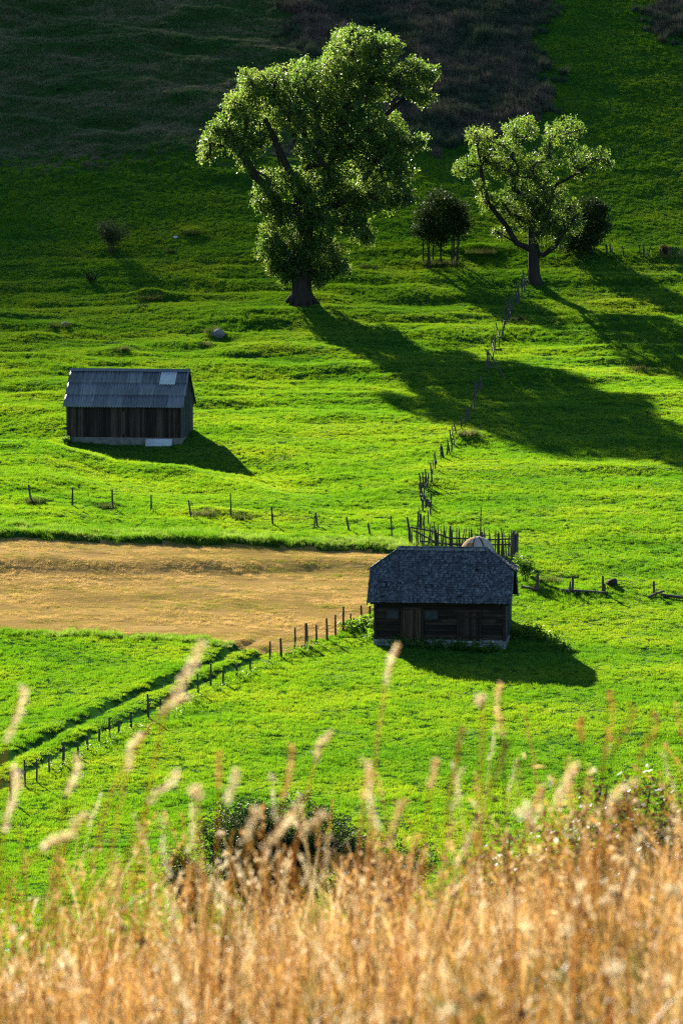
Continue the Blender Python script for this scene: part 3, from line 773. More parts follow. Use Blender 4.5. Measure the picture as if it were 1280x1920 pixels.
# shrubs: px, py, width m, height m
def shrub(name, label, px, py, w, hgt, mat, seed, sparse=1.0, leaf=.12, pos=None, cat='shrub', group=None, nst=9):
    b = pos if pos is not None else G(px, py)
    root = thing(name, label, cat, b, 0, group)
    rn = random.Random(seed); m = MB(); cen = []; rad = []
    for k in range(nst):
        a = rn.uniform(0, 6.28); q = rn.uniform(.15, .5)
        e = Vector((math.cos(a) * w * q, math.sin(a) * w * q, hgt * rn.uniform(.55, .95)))
        mid = e * .5 + Vector((rn.uniform(-.08,.08) * w, rn.uniform(-.08,.08) * w, .08 * hgt))
        z0 = Vector((e.x * .25, e.y * .25, -.15))
        m.tube([z0, mid, e], [.03 * max(.5, hgt / 3), .02 * max(.5, hgt / 3), .008], 5)
        for j in range(4):
            t = rn.uniform(.4, 1); s = e * t; g_ = s + Vector((rn.uniform(-.2,.2) * w, rn.uniform(-.2,.2) * w, rn.uniform(.05,.2) * hgt))
            m.tube([s, g_], [.012, .005], 4)
            cen.append(tuple((s + g_) / 2)); rad.append(.16 * w * rn.uniform(.7, 1.2))
        cen.append(tuple(e)); rad.append(.2 * w * rn.uniform(.7, 1.15))
    m.build('stems', M['stem_bark'], root)
    obj('foliage', leaf_cloud(cen, rad, mat, 'foliage', leaf, 70 * sparse / max(.3, w), seed + 1, 8, leaf * 1.3), root)
    return root

shrub('shrub', 'half bare twiggy shrub alone on the shaded slope at upper left', 210, 472, 3.0, 2.9, M['leaf_olive'], 51, 1.5, .13, nst=18)
shrub('shrub', 'small low shrub on the slope below the twiggy shrub', 172, 530, 1.5, .8, M['leaf_dark'], 52, .8, .1)
shrub('shrub', 'small round bush growing in the upper right fence line', 1248, 484, 1.1, 1.3, M['leaf_brown'], 53, 2, .12)
shrub('shrub', 'dark bushes at the foot of the meadow, left of centre behind the dry grass', 0, 0, 5.6, 5.3, M['leaf_dark'], 54, 5.5, .13, pos=Vector((-2.9, 153, gz(-2.9, 153))), nst=26)
shrub('shrub', 'low dark bush just right of the large one behind the dry grass', 0, 0, 4.0, 4.2, M['leaf_dark'], 55, 4.0, .13, pos=Vector((1.4, 153, gz(1.4, 153))), nst=20)
shrub('shrub', 'low leafy bush left of the large dark bush behind the dry grass', 0, 0, 2.6, 3.5, M['leaf_dark'], 58, 2.2, .13, pos=Vector((-6.2, 154, gz(-6.2, 154))), nst=16)
for p, w_, h_, lb in (((2.1, 27), 1.6, 2.1, 'browning brambly bush at right rising behind the dry grass'),
                      ((2.85, 29.5), 1.8, 2.5, 'browning brambly bush cut by the right edge of the picture'),
                      ((1.5, 26), 1.3, 1.85, 'smallest browning bush, left of the brambly bushes behind the dry grass')):
    shrub('shrub', lb, 0, 0, w_, h_, M['leaf_brown'], 56 + int(p[0] * 10), 4.5, .05, pos=Vector((p[0], p[1], gz(*p))), nst=22)
shrub('shrub', 'leafy bush in the shade at the right rear corner of the shingled barn', 985, 1092, 1.3, 1.7, M['leaf_weed'], 59, 2, .13, nst=10)

# tussocks of darker growth on the slope
def tussock(px, py, w, hgt, mat, label, seed, name='grass_tussock'):
    b = G(px, py)
    me = blade_patch(name, w, int(26 * w), 16, hgt * .6, hgt * 1.1, .03, .7, mat, seed, segs=2, spread=.12)
    o = obj(name, me); o.location = b
    return tag(o, label, 'tussock', 'grass tussocks on the meadow')
TUS = [(280,560,2.0,.55,'tussock','large dark tussock on the slope above the corrugated shed, left of the tallest tree'),
       (268,575,1.0,.35,'tussock','small tussock just below the large dark one on the left slope'),
       (398,622,1.4,.5,'tussock','straw tinted tussock around the grey rock right of the shed roof'),
       (228,656,1.3,.42,'tussock','straw coloured tussock just above the corrugated shed roof'),
       (385,645,1.2,.3,'tussock','low dark tussock below the grey rock, right of the shed'),
       (112,612,1.8,.4,'tussock','dark tussock on the slope above the left end of the shed'),
       (320,472,.9,.4,'tussock','tiny dark tussock right of the half bare twiggy shrub'),
       (357,438,1.6,.45,'tussock','dark tussock beside the pale stone high on the left slope'),
       (690,500,1.4,.3,'tussock','low tussock between the tallest tree and the sapling clump'),
       (900,474,3.0,.5,'tussock','broad brownish tussock between the sapling clump and the gnarled tree'),
       (1190,692,1.8,.35,'tussock','low brown tussock at the right edge below the gnarled tree'),
       (975,600,1.6,.45,'tussock','pale tussock at the stake fence below the gnarled tree'),
       (880,815,1.6,.5,'tussock','tussock at the stake fence on the lower edge of the tree shadow'),
       (65,942,1.0,.5,'tussock','brown tussock at the leftmost leaning post of the upper wire fence'),
       (195,950,1.3,.35,'tussock','dark tussock between the second and third posts of the upper wire fence'),
       (385,965,1.6,.4,'tussock','dark tussock right of the bent post of the upper wire fence'),
       (455,972,1.4,.35,'tussock','dark tussock right of the tall post of the upper wire fence'),
       (1030,1090,1.2,.35,'tussock','brown tussock right of the barn beside a fence post'),
       (826,494,3.2,.5,'tussock','dark grass collar under the sapling clump')]
for k, (px, py, w, hh, mt, lb) in enumerate(TUS):
    tussock(px, py, w, hh, M[mt], lb, 400 + k)

# stones
def stone(px, py, r, mat, label, seed, flat=.7):
    b = G(px, py); rr = np.random.default_rng(seed)
    import bmesh
    bm = bmesh.new(); bmesh.ops.create_icosphere(bm, subdivisions=2, radius=1)
    for v in bm.verts:
        c = v.co; f = 1 + .22 * math.sin(c.x * 3 + seed) * math.cos(c.y * 2.6 + seed) + rr.uniform(-.09, .09)
        v.co = Vector((c.x * f * r, c.y * f * r * .8, c.z * f * r * flat))
    me = bpy.data.meshes.new('stone'); bm.to_mesh(me); bm.free(); me.materials.append(mat)
    o = obj('stone', me); o.location = b + Vector((0, 0, r * flat * .45)); return tag(o, label, 'stone')
stone(408, 630, .62, M['rock'], 'grey rock bedded in a straw tinted tussock right of the shed', 1)
stone(329, 446, .24, M['white_rock'], 'small pale stone high on the dark left slope', 2)
stone(1146, 1096, .38, M['earth'], 'dark boulder behind the low fence right of the barn', 3)
stone(122, 609, .4, M['rock'], 'grey stone among dark grass above the left end of the shed', 4, .5)
stone(575, 1217, .32, M['earth'], 'dark earth lump beside a fence post left of the barn', 5, .5)

# ------------------------------------------------------------------ corrugated shed
def shed():
    b = G(244, 816); a = R(8.7)
    root = thing('corrugated_shed', 'dark board shed with grey corrugated roof standing alone on the left', 'shed', b - Vector((0, 0, .12)), -a)
    Lh, Dh, HW = 4.42, 2.35, 2.30
    # ground offsets so that the footing follows the slope
    f = MB()
    f.box(-Lh - .03, Lh + .03, -Dh - .03, Dh + .03, -.9, .10); f.build('footing', M['concrete'], root)
    rn = random.Random(2)
    def boards(axis, fixed, lo, hi, z0, ztop, mat, name, out):
        m = MB(); x = lo
        while x < hi - .02:
            w = min(rn.uniform(.13, .22), hi - x); g = .008
            t = rn.uniform(.022, .04) * out; zz = z0 + rn.uniform(-.03, .03)
            za, zb = ztop(x + g), ztop(x + w - g)
            if axis == 'x':
                y0, y1 = sorted((fixed, fixed + t))
                m.hexa([(x+g,y0,zz),(x+w-g,y0,zz),(x+w-g,y1,zz),(x+g,y1,zz),(x+g,y0,za),(x+w-g,y0,zb),(x+w-g,y1,zb),(x+g,y1,za)])
            else:
                x0, x1 = sorted((fixed, fixed + t))
                m.hexa([(x0,x+g,zz),(x1,x+g,zz),(x1,x+w-g,zz),(x0,x+w-g,zz),(x0,x+g,za),(x1,x+g,za),(x1,x+w-g,zb),(x0,x+w-g,zb)])
            x += w
        return m.build(name, mat, root)
    core = MB(); core.box(-Lh + .05, Lh - .05, -Dh + .05, Dh - .05, .08, HW); core.build('frame', M['underside'], root)
    boards('x', -Dh + .045, -Lh, Lh, .06, lambda x: HW + .2, M['vboards'], 'front_wall', -1)
    boards('x', Dh - .045, -Lh, Lh, .27, lambda x: HW + .2, M['vboards'], 'rear_wall', 1)
    RISE = 2.75; OV = .28; EZ = HW + .07
    slope = RISE / (Dh + OV)
    gt = lambda y: EZ + slope * (Dh + OV - abs(y)) - .06
    boards('y', Lh - .045, -Dh, Dh, .08, gt, M['gable'], 'gable_wall', 1)
    boards('y', -Lh + .045, -Dh, Dh, .27, gt, M['gable'], 'gable_wall', -1)
    gz_ = MB()
    for s in (-1, 1):
        for x in (-Lh + .04, Lh - .06):
            pass
    # corrugated slopes: three rows of overlapping sheets each
    def sheet(x0, x1, t0, t1, side, lift, amp=.04, pitch=.215):
        m = MB(); nx_ = int((x1 - x0) / (pitch / 8)); n0 = len(m.v)
        for j in (0, 1, 2):
            t = t0 + (t1 - t0) * j / 2
            for i in range(nx_ + 1):
                x = x0 + (x1 - x0) * i / nx_
                y = (Dh + OV) * (1 - t); z = EZ + RISE * t + lift * (1 - .8 * (j / 2)) + amp * math.cos(2 * math.pi * x / pitch)
                m.v.append((x, side * y, z))
        for j in (0, 1):
            for i in range(nx_):
                q = j * (nx_ + 1) + i
                fc = (q, q + 1, q + nx_ + 2, q + nx_ + 1)
                m.f.append(fc if side < 0 else fc[::-1])
        return m
    for side in (-1, 1):
        tot = MB()
        for k, (t0, t1) in enumerate(((0, .36), (.33, .68), (.65, 1.0))):
            x = -Lh - .22
            rr = random.Random(10 + k)
            while x < Lh + .19:
                x1 = min(x + 1.14, Lh + .22)
                m = sheet(x, x1, t0 - (rr.uniform(0, .012) if k else 0), t1, side, .018 + rr.uniform(0, .012))
                n = len(tot.v); tot.v += m.v; tot.f += [tuple(n + i for i in f_) for f_ in m.f]
                x = x1
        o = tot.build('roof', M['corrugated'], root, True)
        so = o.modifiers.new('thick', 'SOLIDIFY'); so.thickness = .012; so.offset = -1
        if side < 0:
            x0 = -Lh - .22 + .766 * (2 * Lh + .44)
            m = sheet(x0, x0 + 1.22, .585, .985, -1, .085)
            o = m.build('pale_sheet', M['pale_sheet'], root, True); tag(o, 'pale new corrugated patch near the right end of the ridge')
            so = o.modifiers.new('thick', 'SOLIDIFY'); so.thickness = .01; so.offset = -1
    m = MB(); 
    for side in (-1, 1):
        m.poly([(-Lh-.24, 0, EZ+RISE+.085), (Lh+.24, 0, EZ+RISE+.085), (Lh+.24, side*.2, EZ+RISE+.08-.2*slope), (-Lh-.24, side*.2, EZ+RISE+.08-.2*slope)])
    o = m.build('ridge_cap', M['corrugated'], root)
    for x in (-Lh - .215, Lh + .175):
        for side in (-1, 1):
            m = MB()
            y0, y1 = side * (Dh + OV - .02), 0
            m.hexa([(x,y0,EZ-.13),(x+.04,y0,EZ-.13),(x+.04,y1,EZ+RISE-.14),(x,y1,EZ+RISE-.14),(x,y0,EZ+.0),(x+.04,y0,EZ+.0),(x+.04,y1,EZ+RISE-.01),(x,y1,EZ+RISE-.01)])
            m.build('verge_board', M['underside'], root)
    # narrow plank door in the front wall
    m = MB()
    for k in range(5): m.box(-.55 + k * .17, -.39 + k * .17, -Dh - .015, -Dh + .0, .32, 2.05 + .01 * (k % 2))
    m.build('door', M['vboards'], root)
    # loose corrugated sheets leaning on the footing (a thing of their own)
    mat_w = Matrix.Translation(b) @ Matrix.Rotation(-a, 4, 'Z')
    m = MB(); n = 60
    xa, xb = 1.72, 3.75
    for j, x in enumerate((xa, (xa + xb) / 2, xb)):
        for i in range(n + 1):
            t = i / n
            m.v.append((x, -Dh - .42 + .3 * t + .02 * math.cos(t * 2 * math.pi * 3.2), -.10 + .55 * t))
    for j in (0, 1):
        for i in range(n):
            q = j * (n + 1) + i; m.f.append((q, q + n + 1, q + n + 2, q + 1))
    zoff = gz(*(mat_w @ Vector(((xa + xb) / 2, -Dh - .4, 0))).xy) - b.z
    o = m.build('loose_sheet', M['pale_sheet'], None, True); o.matrix_world = mat_w @ Matrix.Translation((0, 0, zoff + .12))
    so = o.modifiers.new('thick', 'SOLIDIFY'); so.thickness = .03
    tag(o, 'pale corrugated sheet leaning against the foot of the shed front', 'roofing sheet')
    q = mat_w @ Vector((-Lh + .15, -Dh - .45, 0)); q.z = gz(q.x, q.y)
    shrub('weed', 'low pale weed at the left front corner of the corrugated shed', 0, 0, .9, .5, M['leaf_weed'], 61, 2, .1, pos=q, cat='weed', nst=6)
shed()

# ------------------------------------------------------------------ shingled barn
def barn():
    b = G(833, 1212); b = Vector((b.x, b.y + 2.5, b.z)); a = R(6.6)
    root = thing('shingle_barn', 'dark log barn with half hipped shingle roof in the middle of the meadow', 'barn', b, -a)
    mw = Matrix.Translation(b) @ Matrix.Rotation(-a, 4, 'Z')
    Lh, Dh = 3.88, 2.5
    EZ, RISE, OVY, OVX = 2.72, 2.9, .42, .34
    rn = random.Random(5)
    # stone footing: irregular blocks in courses
    m = MB()
    m.box(-Lh + .05, Lh - .05, -Dh + .06, Dh - .06, -.9, .40)
    for (axis, c, sgn) in (('x', -Dh, -1), ('x', Dh, 1), ('y', Lh, 1), ('y', -Lh, -1)):
        lo, hi = (-Lh, Lh) if axis == 'x' else (-Dh + .12, Dh - .12)
        for z0, z1 in ((-.75, -.3), (-.3, -.02), (-.02, .2), (.2, .38)):
            x = lo
            while x < hi - .01:
                w = min(rn.uniform(.22, .55), hi - x); o_ = rn.uniform(.0, .05); g = .012
                if axis == 'x':
                    y0, y1 = sorted((c - sgn * .1, c + sgn * o_)); m.box(x + g, x + w - g, y0, y1, z0 + g, z1 - g)
                else:
                    x0, x1 = sorted((c - sgn * .1, c + sgn * o_)); m.box(x0, x1, x + g, x + w - g, z0 + g, z1 - g)
                x += w
    m.build('stone_footing', M['stone'], root)
    # log walls
    core = MB(); core.box(-Lh + .12, Lh - .12, -Dh + .12, Dh - .12, .39, EZ); core.build('frame', M['underside'], root)
    for nm, axis, c, sgn in (('front_wall','x',-Dh,-1), ('rear_wall','x',Dh,1)):
        m = MB(); z = .39
        while z < EZ - .02:
            hgt = min(rn.uniform(.14, .24), EZ - z); x = -Lh
            while x < Lh - .01:
                w = min(rn.uniform(1.6, 4.2), Lh - x); t = rn.uniform(.0, .05)
                y0, y1 = sorted((c - sgn * .125, c + sgn * (t - .04)))
                dz = rn.uniform(-.012, .012)
                m.hexa([(x+.006,y0,z+.008),(x+w-.006,y0,z+.008+dz),(x+w-.006,y1,z+.008+dz),(x+.006,y1,z+.008),
                        (x+.006,y0,z+hgt-.006),(x+w-.006,y0,z+hgt-.006+dz),(x+w-.006,y1,z+hgt-.006+dz),(x+.006,y1,z+hgt-.006)])
                x += w
            z += hgt
        m.build(nm, M['logs'], root)
    SL = RISE / (Dh + OVY)
    HF = .39                                     # share of the slope taken by the hip
    zh = EZ - .1 + RISE * (1 - HF)
    for s in (-1, 1):                            # gable ends in upright boards
        m = MB(); y = -Dh
        while y < Dh - .01:
            w = min(rn.uniform(.14, .22), Dh - y)
            zt = [min(EZ - .1 + SL * (Dh + OVY - abs(q)) - .1, zh) for q in (y + .006, y + w - .006)]
            x0, x1 = sorted((s * (Lh - .125), s * (Lh - .02 + rn.uniform(0, .025))))
            m.hexa([(x0,y+.006,.39),(x1,y+.006,.39),(x1,y+w-.006,.39),(x0,y+w-.006,.39),(x0,y+.006,zt[0]),(x1,y+.006,zt[0]),(x1,y+w-.006,zt[1]),(x0,y+w-.006,zt[1])])
            y += w
        m.build('gable_wall', M['gable'], root)
    for x in (-Lh + .005, Lh - .165):
        m = MB(); m.box(x, x + .16, -Dh - .035, -Dh + .09, .36, EZ - .02); m.build('corner_post', M['logs'], root)
    m = MB(); m.box(-Lh - .2, Lh + .2, -Dh - .14, -Dh - .02, EZ - .27, EZ - .08); m.build('eave_beam', M['logs'], root)
    # doors and shutters
    def door(x0, x1, z0, z1, mat, battens):
        m = MB(); x = x0
        while x < x1 - .01:
            w = min(rn.uniform(.12, .19), x1 - x); m.box(x + .006, x + w - .006, -Dh - .07 - rn.uniform(0, .012), -Dh + .02, z0, z1 + rn.uniform(-.02, .02)); x += w
        d = m.build('door', mat, root)
        for z in battens:
            m = MB(); m.box(x0 + .03, x1 - .03, -Dh - .115, -Dh - .084, z, z + .11); m.build('batten', mat, d)
        m = MB()
        m.box(x0 - .12, x0 - .005, -Dh - .09, -Dh + .02, z0, z1 + .1); m.box(x1 + .005, x1 + .12, -Dh - .09, -Dh + .02, z0, z1 + .1)
        m.box(x0 - .004, x1 + .004, -Dh - .09, -Dh + .02, z1 + .025, z1 + .13)
        m.build('door_frame', M['logs'], d)
        return d
    tag(door(-2.18, -1.06, .30, 2.15, M['door'], []), 'reddish plank door left of centre')
    tag(door(1.15, 2.33, .36, 2.02, M['logs'], [.55, 1.70]), 'dark battened door right of centre')
    for x0, x1 in ((-3.12, -2.42), (-.86, -.12)):
        m = MB(); m.box(x0, x1, -Dh - .055, -Dh + .02, 1.62, 2.05); w = m.build('window', M['shutter'], root)
        m = MB(); m.box(x0 - .07, x0 - .003, -Dh - .08, -Dh + .02, 1.56, 2.12); m.box(x1 + .003, x1 + .07, -Dh - .08, -Dh + .02, 1.56, 2.12)
        m.box(x0 - .002, x1 + .002, -Dh - .08, -Dh + .02, 2.055, 2.12); m.box(x0 - .002, x1 + .002, -Dh - .08, -Dh + .02, 1.56, 1.615)
        m.build('window_frame', M['logs'], w)
    # roof: shingle courses on four planes
    XE = Lh + OVX; XR = XE - 1.65; Z0 = EZ - .1; ZR = Z0 + RISE; YE = Dh + OVY
    yh = YE * HF                                 # half width where the hip starts
    planes = [
        ('roof', [Vector((-XE,-YE,Z0)), Vector((XE,-YE,Z0)), Vector((XE,-yh,zh)), Vector((XR,0,ZR)), Vector((-XR,0,ZR)), Vector((-XE,-yh,zh))]),
        ('roof', [Vector((XE,YE,Z0)), Vector((-XE,YE,Z0)), Vector((-XE,yh,zh)), Vector((-XR,0,ZR)), Vector((XR,0,ZR)), Vector((XE,yh,zh))]),
        ('roof', [Vector((XE,-yh,zh)), Vector((XE,yh,zh)), Vector((XR,0,ZR))]),
        ('roof', [Vector((-XE,yh,zh)), Vector((-XE,-yh,zh)), Vector((-XR,0,ZR))]),
    ]
    decks = MB()
    for nm, P in planes:
        n = (P[1] - P[0]).cross(P[2] - P[0]).normalized()
        u = (P[1] - P[0]).normalized(); v = n.cross(u).normalized()
        if v.z < 0: v = -v
        decks.poly([p - n * .03 for p in P]); decks.poly([p - n * .10 for p in P][::-1])
        Q = [((p - P[0]).dot(u), (p - P[0]).dot(v)) for p in P]
        QA = np.array(Q); vmax = max(q[1] for q in Q); umin, umax = QA[:, 0].min(), QA[:, 0].max()
        m = MB(); row = 0; vv = -.05
        while vv < vmax - .02:
            x = umin + rn.uniform(-.06, 0) + .01
            while x < umax:
                w = rn.uniform(.07, .15)
                cc = (x + w / 2, max(vv + .12, .02))
                if inside(np.array([cc[0]]), np.array([min(cc[1], vmax - .03)]), QA)[0]:
                    gap = vnoise(np.array([cc[0] / .9]), np.array([cc[1] / .35]), 97)[0] > .72 and rn.random() < .7
                    if not gap:
                        L_ = rn.uniform(.26, .36); lift = rn.uniform(.004, .03)
                        tw = rn.gauss(0, .06); curl = rn.uniform(.0, .05); tip_ = rn.uniform(.08, .20)
                        vax = (v + u * tw - n * tip_).normalized(); uax = (u - v * tw).normalized(); nax = uax.cross(vax).normalized()
                        if nax.dot(n) < 0: nax = -nax
                        c = P[0] + u * cc[0] + v * (vv + L_ / 2 - .02 + rn.uniform(-.03, .03)) + n * (lift + curl * .4)
                        m.obox(c, uax, vax, nax, w - .008, L_, .016)
                x += w
            vv += .175; row += 1
        m.build('roof', M['shingle'], root)
    decks.build('roof_deck', M['underside'], root)
    m = MB()                                      # ridge and hip shingles
    x = -XR - .05
    while x < XR + .05:
        w = rn.uniform(.1, .18)
        for s in (-1, 1):
            dv = Vector((rn.gauss(0, .08), s * .72, -.70)).normalized(); c = Vector((x, s * .10, ZR + .015)) 
            nn = Vector((0, s * .7, .72)); uu = Vector((1, 0, 0))
            m.obox(c, uu, dv, uu.cross(dv).normalized(), w - .01, .32 * rn.uniform(.8, 1.2), .018)
        x += w
    for sx in (-1, 1):
        for sy in (-1, 1):
            A = Vector((sx * XR, 0, ZR)); B = Vector((sx * XE, sy * yh, zh)); d = (B - A)
            L_ = d.length; d.normalize(); k = 0
            side = Vector((sx * .3, sy, 0)).normalized(); up = d.cross(side).normalized(); up = up if up.z > 0 else -up
            while k < L_:
                m.obox(A + d * (k + .12) + up * .05, d, up.cross(d), up, .30, .20, .02); k += .2
    m.build('ridge_shingles', M['ridge_wood'], root)
    for s in (-1, 1):
        for sy in (-1, 1):
            m = MB(); x = s * XE; x0, x1 = x - .035, x + .035
            m.hexa([(x0,sy*YE,Z0-.2),(x1,sy*YE,Z0-.2),(x1,sy*yh,zh-.2),(x0,sy*yh,zh-.2),(x0,sy*YE,Z0-.02),(x1,sy*YE,Z0-.02),(x1,sy*yh,zh-.02),(x0,sy*yh,zh-.02)])
            m.build('verge_board', M['ridge_wood'], root)
    return b, mw
BB, BM = barn()

# haystack behind the barn, under a plastic sheet held by straps
def haystack():
    a, _ = ray(893, 1010); d = BB.y + 6.4
    b = Vector((a * d, d, gz(a * d, d)))
    root = thing('haystack', 'domed haystack under pale plastic behind the shingled barn', 'haystack', b)
    top = at(893, 1006, d).z - b.z
    def dome(r0, z0, z1, mat, name, cut=False, rmul=1.0, seed=1):
        m = MB(); n, k = 28, 16; rr = random.Random(seed)
        prof = [(1.0, 0), (1.1, .3), (1.1, .5), (1.04, .65), (.97, .78), (.86, .87), (.7, .925), (.5, .965), (.27, .99), (.03, 1.0)]
        prof = [p for p in prof if z0 <= p[1] <= z1]
        for (q, t) in prof:
            for i in range(n):
                an = 2 * math.pi * i / n; w = 1 + .05 * math.sin(3 * an + 9 * t) + rr.uniform(-.025, .025)
                m.v.append((math.cos(an) * r0 * q * w * rmul, math.sin(an) * r0 * q * w * rmul, t * top + (rmul - 1) * 1.0))
        for j in range(len(prof) - 1):
            for i in range(n):
                if cut and math.cos(2 * math.pi * (i + .5) / n) < -.35 + .25 * math.sin(j * 2.1): continue
                m.f.append((j*n+i, j*n+(i+1)%n, (j+1)*n+(i+1)%n, (j+1)*n+i))
        return m.build(name, mat, root, True)
    dome(1.1, 0, 1, M['hay'], 'hay', seed=1)
    pl = dome(1.1, .7, 1, M['plastic'], 'plastic_sheet', rmul=1.03, seed=2, cut=True)
    for an in (4.45, 5.15):
        m = MB(); pts_ = []
        for (q, t) in [(.97,.78),(.86,.87),(.7,.925),(.5,.965),(.27,.99)]:
            pts_.append((math.cos(an) * 1.1 * q * 1.05, math.sin(an) * 1.1 * q * 1.05, t * top + .045))
        m.tube(pts_, .035, 5); m.build('strap', M['rubber'], pl)
    zt = at(900, 950, d).z - b.z
    m = MB(); m.tube([(.22, .05, top * .5), (.24, .05, top), (.27, .08, zt)], [.05, .045, .03], 6); m.build('pole', M['post'], root)
haystack()

# ------------------------------------------------------------------ fences
def stakes(name, label, cat, specs, mat, rad, wires=(), seed=0, rails=(), wire_r=.006, wire_skip=99.):
    """specs: base px, base py, top px, top py  -> one fence with a post part for each"""
    rn = random.Random(seed)
    G0 = [G(s[0], s[1]) for s in specs]
    root = thing(name, label, cat, G0[0])
    o = G0[0]; tops = []
    for s, g in zip(specs, G0):
        t = at(s[2], s[3], g.y); t = t + Vector((0, rn.uniform(-.06, .06), 0))
        r = rad * rn.uniform(.8, 1.25) * (s[4] if len(s) > 4 else 1)
        ax = (t - g); m = MB()
        bend = Vector((rn.uniform(-.025, .025), rn.uniform(-.02, .02), 0))
        m.tube([g - o - ax.normalized() * .3, g - o + ax * .5 + bend, t - o - ax * .02, t - o], [r * 1.05, r, r * .85, r * .45], 6)
        m.build('post', M[mat], root)
        tops.append((g, t))
    if wires:
        m = MB()
        for f in wires:
            for (g0, t0), (g1, t1) in zip(tops[:-1], tops[1:]):
                a_ = g0 + (t0 - g0) * f - o; b_ = g1 + (t1 - g1) * f - o
                if (b_ - a_).length > wire_skip: continue
                m.tube([a_, (a_ + b_) / 2 - Vector((0, 0, .03)), b_], wire_r, 4, False)
        m.build('wire', M['wire'], root)
    for (x0, y0, h0_, x1, y1, h1_, r) in rails:
        a_ = G(x0, y0) + Vector((0, 0, h0_)) - o; b_ = G(x1, y1) + Vector((0, 0, h1_)) - o
        m = MB(); m.tube([a_, (a_ + b_) / 2 + Vector((0, 0, .02)), b_], [r, r * .95, r * .8], 6); m.build('rail', M[mat], root)
    return root

c6 = lambda x, t, y: (x / 2, 1160 + y / 2, x / 2 + random.uniform(-1.2, 1.2), 1160 + t / 2)
L6 = [(40,590,690),(93,530,630),(137,525,615),(185,520,580),(237,462,552),(291,460,522),(330,438,495),(373,413,472),(412,372,447),(445,382,435),(493,350,412),(555,283,375),
      (602,300,345),(661,275,315),(700,213,290),(742,205,283),(790,168,258),(836,178,243),(886,172,220),(938,148,200),(1010,85,168),(1054,73,148),(1104,32,113),(1148,17,105,1.5),(1187,22,95),(1226,-2,80),(1258,-15,65),
      (1286,-45,45),(1316,-20,35),(1353,-50,10),(1386,-48,-12)]
LCX = []
sp6 = [c6(*s[:3]) + ((s[3],) if len(s) > 3 else ()) for s in L6]
stakes('wire_fence', 'long diagonal post and wire fence from the lower left up to the barn', 'fence', sp6, 'post', .055, (.45, .85), 1)
c5 = lambda bx, tx, t, y: (bx / 1.684, 880 + y / 1.684, tx / 1.684, 880 + t / 1.684)
L5 = [(100,90,48,105),(228,229,57,115),(355,354,62,125),(477,477,80,132),(603,595,97,150),(730,727,75,152),(861,857,117,175),(993,993,145,183),(1001,996,137,180),(1101,1093,150,195),(1168,1162,170,207),(1236,1234,147,212)]
stakes('wire_fence', 'sparse post and wire fence across the meadow above the mown field', 'fence', [c5(*s) for s in L5], 'post', .055, (.55, .9), 2)
c3 = lambda bx, tx, t, y, r=1: (960 + bx / 4, 960 + y / 4, 960 + tx / 4, 960 + t / 4, r)
stakes('plank_fence', 'broken low post and plank fence right of the barn', 'fence', [c3(188,192,460,590,1.2), c3(434,436,520,602), c3(446,456,478,600,1.2), c3(680,679,478,605), c3(694,693,540,612,.8), c3(1060,1062,518,628,1.2), c3(1420,1424,530,660)], 'post', .07, (), 3,
       rails=[(960+70/4, 960+575/4, .12, 960+195/4, 960+598/4, .12, .08), (960+365/4, 960+605/4, .15, 960+720/4, 960+622/4, .12, .09), (960+1020/4, 960+650/4, .1, 960+1135/4, 960+622/4, .25, .09), (960+1120/4, 960+640/4, .15, 960+1420/4, 960+680/4, .12, .1)])
cC = lambda bx, by, tx, ty: (780 + bx / 3.69, 480 + by / 3.69, 780 + tx / 3.69, 480 + ty / 3.69)
LC = [(790,185,768,125),(762,215,757,150),(750,250,737,90),(730,285,735,140),(715,310,702,170),(693,330,680,180),(667,380,672,275),(650,410,650,285),(635,420,618,320),(640,460,640,390),(617,480,607,400),(602,560,598,455),(577,600,550,455),(549,645,547,540),(527,660,522,560),
      (515,780,500,655),(480,800,498,660),(610,840,505,670),(455,910,450,840),(440,930,420,845),(407,1000,405,850),(400,1020,410,930),(380,1080,385,1020),(340,1180,345,1040),(360,1130,350,1060),(315,1200,310,1110),(250,1250,250,1170),(260,1320,258,1240),(232,1375,215,1270),(192,1400,180,1315),(170,1415,168,1315),
      (133,1480,127,1350),(108,1570,98,1430),(38,1600,20,1500),(65,1605,58,1525),(75,1610,87,1505),(40,1700,25,1570),(30,1670,20,1580),(45,1765,55,1650),(75,1740,75,1680),(108,1755,78,1680),(85,1865,82,1760),(30,1890,22,1740),(18,1890,12,1765)]
_r = random.Random(77)
for a_, b_ in zip(LC[:-1], LC[1:]):
    LCX.append(a_)
    if abs(a_[0] - b_[0]) < 75 and abs(a_[1] - b_[1]) < 130:
        mx_, my_ = (a_[0] + b_[0]) / 2 + _r.uniform(-12, 12), (a_[1] + b_[1]) / 2 + _r.uniform(-18, 18)
        LCX.append((mx_, my_, mx_ + _r.uniform(-22, 14), my_ - _r.uniform(75, 125)))
LCX.append(LC[-1])
stakes('stake_fence', 'crooked fence of thin grey stakes climbing the slope to the gnarled tree', 'fence', [cC(*s) for s in LCX], 'stake', .05, (.6,), 4, wire_skip=7)
cU = lambda bx, by, tx, ty, r=1: (1000 + bx / 4.57, 380 + by / 4.57, 1000 + tx / 4.57, 380 + ty / 4.57, r)
LU = [(625,430,622,350,1.7),(660,430,655,350),(665,430,672,385),(775,455,760,370),(912,460,908,358),(945,463,942,370,1.6),(982,463,1015,335),(1090,470,1085,390),(1175,475,1175,375),(1225,478,1222,375,1.4),(1250,470,1275,405),(1330,485,1332,390),(1420,490,1425,400)]
stakes('post_fence', 'old fence of short posts on the upper right slope', 'fence', [cU(*s) for s in LU], 'stake', .06, (.45, .85), 5)

